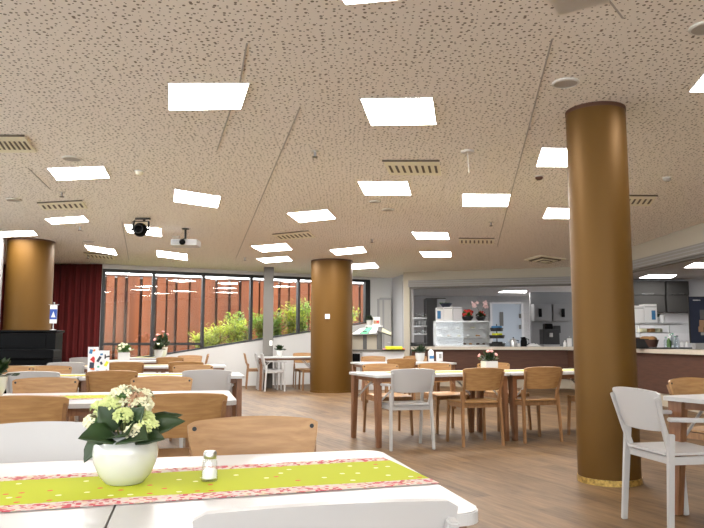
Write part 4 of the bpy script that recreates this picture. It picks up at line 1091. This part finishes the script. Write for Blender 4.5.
seg('trim_6', H0 + Vector((-.12, .03)), H0 + Vector((.02, 0)), 0, ZH, .16, 'beige', 'cream jamb at the left end of the serving hatch')
def shutter(P, Q, label):
    D = Q - P; L = D.length; ang = math.atan2(D.y, D.x)
    t = thing('roller_shutter', label, 'roller shutter', (P.x, P.y, ZB_), ang, 'roller shutters over the serving hatch')
    MB().box((L / 2, -.02, .13), (L, .16, .17), bev=.004).build('housing', 'shutter', t)
    b = MB()
    for k in range(3): b.box((L / 2, -.105, .07 + k * .055), (L, .012, .012))
    b.build('slat', 'grey', t)
    MB().box((L / 2, -.02, .022), (L, .07, .044)).build('bottom_rail', 'post', t)
    MB().box((.03, -.0, -(ZB_ - .95) / 2 + .03), (.05, .06, ZB_ - 1.0)).build('guide_rail', 'shutter', t)
shutter(H0, H1, 'grey roller shutter rolled up over the long serving hatch')
shutter(H1, H2, 'grey roller shutter over the hatch right of the slim column')
shutter(H2, H3, 'grey roller shutter over the hatch at the right picture edge')
ZC = .955
D1 = (H1 - H0).normalized(); N1 = Vector((D1.y, -D1.x)); D2 = (H3 - H1).normalized(); N2 = Vector((D2.y, -D2.x))
def counter_poly(o_f, o_b):
    A0 = H0 + N1 * o_f + D1 * .10; A1 = H1 + N1 * o_f + N2 * o_f * 1.0; A2 = H3 + N2 * o_f - D2 * .12
    B0 = H0 - N1 * o_b + D1 * .10; B1 = H1 - N1 * o_b - N2 * o_b; B2 = H3 - N2 * o_b - D2 * .12
    return [A0, A1, A2, B2, B1, B0]
t = thing('serving_counter', 'long L-shaped serving counter with pale top and dark brown front', 'counter', (H1.x, H1.y, 0))
og = H1
def cpoly(pf, pb, z0, z1, nm, m): MB().prism([(p.x - og.x, p.y - og.y) for p in counter_poly(pf, pb)], z0, z1).build(nm, m, t)
cpoly(.30, .36, ZC - .07, ZC, 'worktop', 'counter_top')
cpoly(.22, .30, .22, ZC - .07, 'front_panel', 'counter_brown')
cpoly(.18, .28, 0, .22, 'plinth', 'plinth')

# ------------------------------------------------------------------ kitchen shell
KZ = 2.62; KY = 24.0
kb = MB(); kp = [(1.30, 17.75), (5.32, 16.62), (5.58, 10.8), (5.78, 6.6), (11.5, 6.6), (11.5, 17.5), (9.2, 17.5), (9.2, KY + .1), (1.30, KY + .1)]
kb.prism(kp, KZ, KZ + .1); struct(kb.build('ceiling', 'kitchen_white'), 'grey ceiling of the kitchen', 'ceiling')
wallbox('wall_kitchen_back', 9.2, KY, 1.3, KY, 0, KZ, 'kitchen_wall', 'grey back wall of the kitchen')
wallbox('wall_kitchen_left', 1.30, KY, 1.30, 17.7, 0, KZ, 'kitchen_wall', 'grey left wall of the kitchen')
wallbox('wall_kitchen_right', 11.5, 17.4, 9.0, 17.4, 0, KZ, 'kitchen_white', 'pale kitchen wall behind the side hatch')
wallbox('wall_kitchen_inner', 6.62, 17.4, 9.2, 17.4, 0, KZ, 'kitchen_white', 'pale kitchen wall carrying the grey cabinets') 
wallbox('wall_kitchen_end', 11.5, 6.5, 11.5, 17.5, 0, KZ, 'kitchen_white', 'pale right end wall of the kitchen')
wallbox('wall_kitchen_near', 5.7, 6.55, 11.5, 6.5, 0, KZ, 'kitchen_white', 'pale near end wall of the kitchen')
def klamp(c, label): lamp(c, label, False, KZ - .006)
klamp([(498, 292.3), (505, 290.4), (527, 290.4), (526, 292.6)], 'flat kitchen ceiling lamp seen through the long hatch')
klamp([(639, 277.8), (648, 274.8), (677, 274.6), (672, 277.6)], 'kitchen ceiling lamp right of the slim column')
klamp([(684, 267.5), (694, 262.5), (735, 262), (728, 267.3)], 'kitchen ceiling lamp at the right picture edge')
# pale recess wall with door at the back
def kbox(name, x0, y0, x1, y1, Y, d, m, parent=None, org=None, bev=0):
    b = MB(); pxbox(b, x0, y0, x1, y1, Y, d, bev, org or Vector()); return b.build(name, m, parent)
o = kbox('trim_7', 478, 292, 534, 352, KY - .12, .1, 'kitchen_white'); struct(o, 'pale kitchen wall panel around the blue door', 'wall')
org = at(506, 350, KY - .2); org.z = 0
t = thing('door_2', 'pale blue kitchen door with dark vision panel', 'door', org); t['kind'] = 'structure'
a, c = at(492, 304, KY - .2) - org, at(521, 304, KY - .2) - org; dz = a.z
MB().box(((a.x + c.x) / 2, .03, dz / 2), (c.x - a.x, .05, dz)).build('leaf', 'door_blue', t)
b = MB(); b.box((a.x - .04, .02, dz / 2), (.08, .08, dz + .08)); b.box((c.x + .04, .02, dz / 2), (.08, .08, dz + .08)); b.box(((a.x + c.x) / 2, .02, dz + .04), (c.x - a.x, .08, .08)); b.build('door_frame', 'kitchen_white', t)
e0_, e1_ = at(499.5, 312, KY - .2) - org, at(503.5, 326, KY - .2) - org; MB().box(((e0_.x + e1_.x) / 2, -.0, (e0_.z + e1_.z) / 2), (e1_.x - e0_.x, .02, e0_.z - e1_.z)).build('vision_panel', 'midgrey', t)
for py in (316, 327): h_ = at(520, py, KY - .2) - org; MB().box((h_.x, -.01, h_.z), (.07, .03, .14)).build('hinge', 'midgrey', t)

# wall cabinets with black grips on the dark back wall
CY = 21.0
for k, (x0, x1, hx, l) in enumerate(((534, 552, 540.5, 'grey wall cabinet with black grip in the dark kitchen, left one'), (552.6, 573, 563.5, 'grey wall cabinet with black grip in the dark kitchen, right one'))):
    org = at((x0 + x1) / 2, 321, CY); t = thing('wall_cabinet', l, 'cabinet', org, 0, 'kitchen wall cabinets')
    kbox('body', x0, 304, x1, 321, CY, .35, 'partition', t, org); kbox('door', x0 + .6, 304.5, x1 - .6, 320.5, CY - .02, .02, 'partition', t, org, .004)
    kbox('handle', hx - 1.6, 308.5, hx + 1.6, 317, CY - .07, .05, 'black', t, org, .01)
o = kbox('trim_8', 530, 292, 640, 352, CY + .36, .1, 'partition'); struct(o, 'dark grey kitchen partition behind the wall cabinets', 'wall')
org = at(551, 348, 19.2); org.z = 0
t = thing('back_counter', 'dark kitchen back counter under the wall cabinets', 'counter', org)
MB().box((0, .3, .45), (2.6, .6, .9)).build('body', 'midgrey', t); MB().box((0, .3, .92), (2.66, .64, .04)).build('worktop', 'grey', t)
def machine(): 
    org = at(551, 345, 19.3); org.z = .941
    t = thing('coffee_machine', 'large black coffee machine on the back counter', 'coffee machine', org)
    kbox('body', 543, 329, 560, 345, 19.3, .4, 'blackmatt', t, org, .02); kbox('hopper', 545, 323.5, 553, 330, 19.35, .25, 'black', t, org, .02)
    kbox('side_unit', 554, 325.5, 561, 333, 19.4, .25, 'blackmatt', t, org, .02); kbox('spout', 550, 333, 553, 337, 19.22, .1, 'steel', t, org, .01); kbox('drip_tray', 544, 344.5, 560, 347.5, 19.15, .5, 'grey', t, org)
machine()

# shelving with crockery, fridge, at the left of the kitchen
SY = 19.5
def px_empty(name, label, cat, px, Y, z=0, group=None): 
    q = at(px, 345, Y); return thing(name, label, cat, (q.x, Y, z), 0, group), Vector((q.x, Y, z))
t, og2 = px_empty('kitchen_shelf', 'steel kitchen shelf with crockery at the left end of the hatch', 'shelf', 417, SY)
for py in (317.5, 325.5, 333.5, 343): kbox('shelf_board', 411, py, 427, py + 1.2, SY, .4, 'steel', t, og2)
for px in (411.2, 426.6): kbox('upright', px - .4, 300, px + .4, 372, SY, .03, 'steel', t, og2); kbox('upright', px - .4, 300, px + .4, 372, SY + .37, .03, 'steel', t, og2)
names = []
k = 0
for row, py in enumerate((317.5, 325.5, 333.5)):
    zb = at(418, py, SY).z + .001
    for px in (413, 416.2, 419.4, 422.6, 425):
        q = at(px, py, SY); h = random.choice((.09, .11, .13))
        oo = MB().lathe([(0, 0), (.028, 0), (.036, h), (.032, h), (.026, .006), (0, .006)], 14).build('cup', ('clear', 'paper', 'clear')[row], None, loc=(q.x, SY + .12, zb), smooth=True)
        tag(oo, ('glass cup on the upper board of the kitchen shelf', 'white cup on the middle board of the kitchen shelf', 'glass cup on the lower board of the kitchen shelf')[row], 'cup', ('glasses on the upper shelf board', 'cups on the middle shelf board', 'glasses on the lower shelf board')[row])
og3 = None
t, og3 = px_empty('fridge', 'tall dark steel fridge behind the glass display case', 'fridge', 436, 20.3)
kbox('body', 426, 298, 447, 379, 20.3, .7, 'midgrey', t, og3, .01); kbox('door', 437, 299, 446.6, 371, 20.26, .05, 'kitchen_white', t, og3, .006); kbox('door', 426.4, 299, 436.6, 371, 20.26, .05, 'midgrey', t, og3, .006)
kbox('handle', 435.4, 325, 436.2, 345, 20.2, .05, 'steel', t, og3)

# glass display case on the counter
DY = 17.0
def hy(px, back=.0):
    """depth of the long hatch line at picture column px"""
    k = (px - 352) / (FPX * CP); D = H1 - H0; s = (k * H0.y - H0.x) / (D.x - k * D.y); return H0.y + D.y * s + back
def cz_(px, Y): return at(px, 346, Y)
DY = hy(462) + .02
og4 = Vector((at(462.5, 346, DY).x, DY, ZC + .001))
t = thing('display_case', 'glass food display case standing on the serving counter', 'display case', og4)
xl, xr = at(435.5, 340, DY).x - og4.x, at(490, 340, DY).x - og4.x; H_ = at(462, 320.8, DY).z - og4.z
dep = .32
b = MB()
for x in (xl, xr):
    for y in (0, dep): b.box((x, y, H_ / 2), (.03, .03, H_))
for z in (.02, H_ - .015):
    for y in (0, dep): b.box(((xl + xr) / 2, y, z), (xr - xl, .03, .03))
    for x in (xl, xr): b.box((x, dep / 2, z), (.03, dep, .03))
b.build('frame', 'steel', t)
MB().box(((xl + xr) / 2, dep / 2, H_ - .005), (xr - xl, dep, .012)).build('top_panel', 'steel', t)
MB().box(((xl + xr) / 2, dep / 2, .012), (xr - xl, dep, .022)).build('base_panel', 'steel', t)
for f in (.36, .68): MB().box(((xl + xr) / 2, dep / 2, H_ * f), (xr - xl - .04, dep - .06, .012)).build('shelf', 'kitchen_white', t)
MB().box(((xl + xr) / 2, -.012, H_ / 2), (xr - xl - .03, .005, H_ - .05)).build('front_pane', 'clear', t)
MB().box(((xl + xr) / 2, dep + .004, H_ / 2), (xr - xl - .03, .01, H_ - .05)).build('back_panel', 'kitchen_white', t)
fi = 0
for zf, lst in ((.36, (.1, .28, .45, .62, .80)), (.68, (.2, .42, .70, .88)), (.03, (.55, .66, .78, .92))):
    for f in lst:
        x = xl + (xr - xl) * f; z = H_ * zf + .007 + (.001 if zf > .1 else .005)
        e = thing('food_plate', {.36: 'plate of food on the lower shelf of the display case', .68: 'plate of food on the upper shelf of the display case', .03: 'plate of pastry on the floor of the display case'}[zf], 'plate', (og4.x + x, og4.y + dep / 2, og4.z + z), 0, {.36: 'plates on the lower display shelf', .68: 'plates on the upper display shelf', .03: 'plates on the display case floor'}[zf])
        MB().lathe([(0, 0), (.05, 0), (.085, .012), (.08, .014), (.045, .006), (0, .006)], 20).build('plate', 'paper', e, smooth=True)
        fb = MB()
        for q in range(3): fb.ball((random.uniform(-.035, .035), random.uniform(-.03, .03), .03), random.uniform(.026, .036), 8, (1, 1, .8))
        fb.build('food', {.36: ('paper', 'food_tan', 'petal_white'), .68: ('paper', 'petal_white', 'paper'), .03: ('food_dark', 'food_tan', 'food_dark')}[zf][fi % 3], e, smooth=True); fi += 1
ZD = ZC + .001 + H_ + .003
def carton(x0, x1, y0, Y, m, label, d=.24, strip=None):
    a, c = at(x0, y0, Y), at(x1, y0, Y); h = a.z - ZD
    t = thing('cardboard_box', label, 'box', ((a.x + c.x) / 2, Y, ZD), 0, 'boxes on the display case')
    MB().box((0, d / 2, h / 2), (c.x - a.x - .004, d, h), bev=.003).build('carton', m, t)
    MB().box((0, -.002, h * .9), (c.x - a.x - .02, .004, h * .05)).build('flap_seam', 'grey', t)
    if strip: MB().box((-(c.x - a.x) * .15, -.003, h * .45), ((c.x - a.x) * .5, .004, h * .6)).build('printed_side', strip, t)
carton(436.5, 443.5, 307.5, DY + .03, 'paper', 'white box with blue print on top of the display case', strip='teal')
carton(443.8, 452.5, 307, DY + .03, 'paper', 'plain white box in the middle of the display case top')
carton(452.8, 462, 307.2, DY + .03, 'kitchen_white', 'grey-white box at the right of the boxes on the display case')
q = at(447, 307, DY + .1); zbx = at(447, 307, DY + .03).z + .002
t = thing('salad_bowl', 'dark blue bowl with green leaves on top of the white boxes', 'bowl', (q.x - .02, DY + .14, zbx)); MB().lathe([(0, 0), (.09, 0), (.16, .09), (.152, .09), (.085, .008), (0, .008)], 24).build('bowl', 'navy', t, smooth=True)
lf = MB()
for k in range(50):
    a = random.uniform(0, 2 * PI); leafq(lf, Vector((math.cos(a) * random.uniform(0, .12), math.sin(a) * random.uniform(0, .12), .07)), Vector((math.cos(a), math.sin(a), random.uniform(.2, 1))), Vector((random.uniform(-.5, .5), random.uniform(-.5, .5), 1)), .07, .05)
lf.build('leaves', 'leaf_mid', t, flip=False)
small_plant('poinsettia', 'red poinsettia in a dark bowl on the display case', at(467.5, 320, DY + .15).x, DY + .15, ZD, 1.75, 'bowl', 'petal_red', 'leaf_mid', nfl=26)
tpl = small_plant('potted_orchid', 'pink orchid in a dark bowl on the display case', at(481, 320, DY + .15).x, DY + .15, ZD, 1.5, 'bowl', 'petal_red', 'leaf', nfl=6)
for px, py in ((475, 304.5), (485.5, 304.5)):
    q = at(px, py, DY + .15); l = Vector((q.x - tpl.location.x, 0, q.z - ZD))
    MB().tube([(0, 0, .05), (l.x * .4, .0, l.z * .7), tuple(l)], .004, 6).build('orchid_stem', 'stem', tpl)
    b = MB()
    for k in range(14): flower(b, l + Vector((random.gauss(0, .03), random.gauss(0, .02), random.gauss(0, .03))), Vector((random.gauss(0, .4), -1, .2)), .04)
    b.build('orchid_bloom', 'petal_pale', tpl, flip=False)

# counter items right of the case
CYX = hy(500) + .05
t = thing('basket_stand', 'dark tiered stand with blue and yellow packets on the counter', 'display stand', (at(498, 346, CYX).x, CYX + .1, ZC + .001))
hz = at(498, 324, CYX).z - ZC
for k, (z, r, m) in enumerate(((.0, .20, 'blackmatt'), (hz * .36, .19, 'blackmatt'), (hz * .68, .16, 'blackmatt'))): MB().lathe([(0, z), (r * .9, z), (r, z + .08), (r * .96, z + .08), (r * .86, z + .012), (0, z + .012)], 24).build('tray', m, t, smooth=True)
MB().tube([(0, 0, 0), (0, 0, hz)], .012, 8).build('pole', 'blackmatt', t)
for k, (z, m) in enumerate(((.03, 'blackmatt'), (hz * .36 + .04, 'yellow'), (hz * .68 + .04, 'teal'))):
    for j in range(5):
        a = j * 2 * PI / 5 + k; o = MB().box((0, 0, .05), (.10, .05, .11), bev=.006).build('packet', m, None, loc=(t.location.x + math.cos(a) * .08, t.location.y + math.sin(a) * .08, ZC + z - .02 + .003), rotz=a)
        tag(o, ('black packet in the bottom tray of the dark tiered stand', 'yellow packet in the middle tray of the dark tiered stand', 'blue packet in the top tray of the dark tiered stand')[k], 'packet', ('bottom tray packets', 'middle tray packets', 'top tray packets')[k])
def cup(px, Y, m, label, r=.04, h=.1):
    q = at(px, 346, Y); o = MB().lathe([(0, 0), (r * .8, 0), (r, h), (r * .92, h), (r * .72, .01), (0, .01)], 18).build('cup', m, None, loc=(q.x, Y, ZC + .001), smooth=True); tag(o, label, 'cup')
YY = hy(512) + .08
t = thing('coffee_pot', 'steel coffee pot on the counter beside the tiered stand', 'coffee pot', (at(513.5, 346, YY).x, YY, ZC + .001))
MB().lathe([(0, 0), (.08, 0), (.09, .06), (.07, .16), (.05, .19), (0, .20)], 24).build('body', 'steel', t, smooth=True); MB().ball((0, 0, .21), .018).build('lid_knob', 'black', t)
MB().tube([(.07, 0, .15), (.13, 0, .14), (.13, 0, .07), (.085, 0, .05)], .01, 8).build('handle', 'black', t); MB().tube([(-.07, 0, .10), (-.11, 0, .13), (-.13, 0, .17)], [.018, .012, .01], 8).build('spout', 'steel', t)
t = thing('thermos_jug', 'black thermos jug on the counter left of the paper stack', 'jug', (at(524, 346, YY).x, YY, ZC + .001))
MB().lathe([(0, 0), (.075, 0), (.08, .12), (.06, .2), (.04, .23), (0, .235)], 24).build('body', 'black', t, smooth=True); MB().tube([(.06, 0, .19), (.12, 0, .17), (.12, 0, .07), (.078, 0, .05)], .012, 8).build('handle', 'black', t); MB().box((-.05, 0, .21), (.05, .03, .03), bev=.008).build('spout', 'black', t)
cup(507, YY, 'clear', 'small glass on the counter between stand and coffee pot')
cup(518.5, YY, 'paper', 'white cup between the coffee pot and the thermos jug', .045, .08)
t = thing('paper_stack', 'crumpled white cloth lying on the counter', 'cloth', (at(533, 346, YY).x, YY, ZC + .001))
b = MB()
def fn(u, v): return Vector(((u - .5) * .34, (v - .5) * .2, .012 + .055 * math.sin(u * PI) * math.sin(v * PI) * (1 + .5 * math.sin(u * 14) * math.cos(v * 9))))
b.grid(fn, 16, 10, .01); b.build('cloth', 'paper', t, smooth='all')
t.name = 'crumpled_cloth'
YY = hy(566) + .1
bottle(at(565, 346, YY).x, YY, ZC + .001, .035, .15, 'paper', 'white bottle on the counter beside the slim column', 'counter bottles')
t = thing('soap_dispenser', 'small white dispenser on the counter beside the slim column', 'dispenser', (at(569.5, 346, YY).x, YY, ZC + .001)); MB().box((0, 0, .10), (.09, .09, .2), bev=.01).build('body', 'paper', t); MB().tube([(0, 0, .2), (0, 0, .24), (0, -.05, .24)], .008, 8).build('pump', 'grey', t)
YY = hy(440)
t = thing('tray_stack', 'black stack of trays at the left end of the counter', 'trays', (at(419, 346, YY).x, hy(419) + .05, ZC + .001))
for k in range(4): MB().box((0, 0, .012 + k * .024), (.40, .28, .020), bev=.006).build('tray', 'blackmatt', t)

# right part of the counter, seen right of the slim column
RY = 12.0
def rx(px, Y): return at(px, 345, Y).x
SYr = 12.4
sx0, sx1 = rx(640, SYr), rx(682, SYr)
zsh = at(660, 322.5, SYr).z
t = thing('glass_shelf', 'glass serving shelf on steel posts over the side counter', 'shelf', ((sx0 + sx1) / 2, SYr + .15, ZC + .001))
w_ = sx1 - sx0
MB().box((0, 0, zsh - ZC - .01), (w_, .42, .016), bev=.003).build('top_glass', 'clear', t); MB().box((0, 0, zsh - ZC - .03), (w_, .44, .018)).build('shelf_frame', 'steel', t)
MB().box((-.1, 0, zsh - ZC - .18), (w_ * .75, .36, .014)).build('lower_shelf', 'steel', t)
for s in (-.42, .3): MB().tube([(s * w_, 0, 0), (s * w_, 0, zsh - ZC - .03)], .016, 10).build('post', 'steel', t)
MB().box((w_ * .25, -.26, zsh - ZC - .10), (w_ * .9, .006, .22), Matrix.Rotation(R(-35), 3, 'X')).build('sneeze_guard', 'clear', t)
def carton2(px0, px1, py, label, strip=None):
    a, c = at(px0, py, SYr), at(px1, py, SYr); h = a.z - zsh - .002
    t = thing('cardboard_box', label, 'box', ((a.x + c.x) / 2, SYr + .05, zsh + .003), 0, 'boxes on the glass shelf')
    MB().box((0, .12, h / 2), (c.x - a.x - .004, .24, h), bev=.003).build('carton', 'paper', t); MB().box((0, -.003, h * .85), (c.x - a.x - .02, .004, h * .05)).build('flap_seam', 'grey', t)
    if strip: MB().box(((c.x - a.x) * .2, -.004, h * .4), ((c.x - a.x) * .3, .004, h * .5)).build('printed_side', strip, t)
carton2(634, 645, 305.5, 'white box on the glass shelf next to the slim column')
carton2(645.3, 658, 304, 'white box with blue print on the glass shelf', 'teal')
small_plant('potted_plant', 'small potted plant between boxes and glass on the shelf', rx(661.5, SYr), SYr + .15, zsh + .003, .9, 'round', None, 'leaf')
o = MB().lathe([(0, 0), (.04, 0), (.05, .13), (.045, .13), (.036, .01), (0, .01)], 18).build('cup', 'paper', None, loc=(rx(666, SYr), SYr + .1, zsh + .003), smooth=True); tag(o, 'white cup at the right end of the glass shelf', 'cup')
for px, m, h, l, cp in ((669, 'leaf_mid', .17, 'green bottle on the side counter, leftmost', 'paper'), (673, 'plastic_clear', .24, 'clear water bottle with green cap on the side counter', 'green'), (677.5, 'plastic_clear', .2, 'clear water bottle with dark cap on the side counter', 'blackmatt'), (682, 'paper', .11, 'short white bottle on the side counter, left one', 'grey'), (687, 'paper', .11, 'short white bottle on the side counter next to the poster', 'grey')):
    bottle(rx(px, 12.15), 12.15, ZC + .028, .036, h, m, l, 'bottles on the side counter', cp)
t = thing('serving_tray', 'long black tray under the bottles on the side counter', 'tray', (rx(672, 12.15), 12.17, ZC + .001)); MB().box((0, 0, .012), (rx(692, 12.15) - rx(648, 12.15), .26, .022), bev=.006).build('tray', 'blackmatt', t)
t = thing('basket', 'dark brown basket of bread under the glass shelf', 'basket', (rx(650, 12.3), 12.35, ZC + .028)); MB().lathe([(0, 0), (.13, 0), (.17, .13), (.16, .13), (.12, .01), (0, .01)], 24).build('basket', 'food_dark', t, smooth=True)
for k in range(5): o = MB().ball((0, 0, 0), .06, 10, (1.3, 1, .8)).build('bread_roll', 'food_tan', None, loc=(t.location.x + math.cos(k * 1.26) * .07, t.location.y + math.sin(k * 1.26) * .07, ZC + .17), smooth=True); tag(o, 'bread roll in the dark brown basket', 'bread', 'bread rolls in the basket')
t = thing('crate', 'black crate of brown packages under the glass shelf', 'crate', (rx(640, 12.3), 12.36, ZC + .001)); b = MB(); b.box((0, 0, .012), (.26, .26, .02))
for sx, sy, lx, ly in ((-1, 0, .02, .26), (1, 0, .02, .26), (0, -1, .26, .02), (0, 1, .26, .02)): b.box((sx * .12, sy * .12, .09), (lx, ly, .16))
b.build('crate_body', 'blackmatt', t)
for k, (dx, dy, m) in enumerate(((-.05, -.05, 'food_dark'), (.05, -.05, 'food_tan'), (-.05, .05, 'petal_brown'), (.05, .05, 'food_dark'))): o = MB().box((0, 0, .09), (.09, .09, .17), bev=.012).build('package', m, None, loc=(t.location.x + dx, t.location.y + dy, ZC + .024)); tag(o, 'brown package standing in the black crate on the side counter', 'package', 'packages in the black crate')
zl = zsh - .18 + .009
for k, (px, m, l) in enumerate(((644, 'petal_white', 'cream packet on the steel shelf board under the white boxes, left'), (651, 'food_tan', 'tan packet in the middle of the steel shelf board'), (658, 'petal_white', 'cream packet on the steel shelf board, right'))):
    o = MB().box((0, 0, .035), (.10, .2, .066), bev=.015).build('packet', m, None, loc=(rx(px, SYr + .1), SYr + .15, zl), rotz=.3 * k); tag(o, l, 'packet')
for px, yy, m, h, l in ((670.8, 12.24, 'paper', .22, 'tall white bottle behind the green bottle on the side counter'), (675.5, 12.26, 'paper', .19, 'white bottle between the two clear bottles'), (666, 12.2, 'plastic_clear', .18, 'clear bottle left of the green bottle')):
    bottle(rx(px, yy), yy, ZC + .028, .034, h, m, l, 'bottles on the side counter', 'green')
# grey wall cabinets behind
for k, (x0, x1, l) in enumerate(((630, 666, 'dark grey kitchen wall cabinet right of the slim column'), (666.5, 690, 'dark grey kitchen wall cabinet above the bottles'))):
    y_ = 17.22; og5 = at((x0 + x1) / 2, 312, y_); t = thing('wall_cabinet', l, 'cabinet', og5, 0, 'kitchen wall cabinets')
    kbox('body', x0, 281, x1 - .3, 312.5, y_, .16, 'cab_dark', t, og5); kbox('door', x0 + .4, 281.5, x1 - .7, 295, y_ - .02, .02, 'cab_dark', t, og5, .004); kbox('door', x0 + .4, 295.5, x1 - .7, 312, y_ - .02, .02, 'cab_dark', t, og5, .004)
    kbox('handle', (x0 + x1) / 2 - 6, 293.6, (x0 + x1) / 2 + 6, 294.3, y_ - .045, .02, 'steel', t, og5)
# poster board
PY_ = 11.6
og6 = Vector((rx(704, PY_), PY_, ZC + .001))
t = thing('poster_stand', 'dark poster with photographs standing on the side counter', 'poster', og6)
zz1, zz0 = at(700, 297, PY_).z - og6.z, .10
xl, xr = rx(690.5, PY_) - og6.x, rx(722, PY_) - og6.x
MB().box(((xl + xr) / 2, 0, (zz0 + zz1) / 2), (xr - xl, .02, zz1 - zz0)).build('board', 'navy', t)
b = MB(); b.box((xl, -.004, (zz0 + zz1) / 2), (.012, .03, zz1 - zz0)); b.box(((xl + xr) / 2, -.004, zz1), (xr - xl, .03, .012)); b.build('frame', 'blackmatt', t)
MB().box(((xl + xr) / 2, .0, .05), ((xr - xl) * .8, .12, .10), bev=.004).build('foot', 'grey', t)
for x, z, w, h, m in ((.22, .93, .10, .02, 'paper'), (.33, .93, .06, .014, 'paper'), (.55, .62, .26, .20, 'midgrey'), (.42, .42, .14, .16, 'petal_brown'), (.62, .34, .12, .2, 'kitchen_white'), (.35, .3, .1, .12, 'petal_brown'), (.5, .2, .2, .06, 'grey'), (.75, .5, .2, .2, 'kitchen_white')):
    W_ = xr - xl; H2_ = zz1 - zz0; MB().box((xl + x * W_, -.012, zz0 + z * H2_), (w * W_ * 1.6, .004, h * H2_), bev=.0).build('print', m, t)

# ------------------------------------------------------------------ overcast daylight and camera
w = bpy.data.worlds.new('sky'); S.world = w; w.use_nodes = True
nt = w.node_tree; bg = nt.nodes['Background']; bg.inputs['Color'].default_value = (.93, .97, 1.0, 1); bg.inputs['Strength'].default_value = 6.0

cam = bpy.data.cameras.new('camera'); co = bpy.data.objects.new('camera', cam); COL.objects.link(co)
cam.sensor_width = 36; cam.sensor_fit = 'HORIZONTAL'; cam.lens = 36 * FPX / 704; cam.clip_start = .02; cam.clip_end = 200
co.location = (0, 0, EYE); co.rotation_euler = (R(90) + PITCH, 0, 0)
S.camera = co
S.view_settings.view_transform = 'Standard'; S.view_settings.look = 'None'; S.view_settings.exposure = 0.70; S.view_settings.gamma = 1
S.view_settings.use_curve_mapping = False
S.cycles.max_bounces = 10; S.cycles.diffuse_bounces = 5; S.cycles.transparent_max_bounces = 16; S.cycles.caustics_reflective = False; S.cycles.caustics_refractive = False
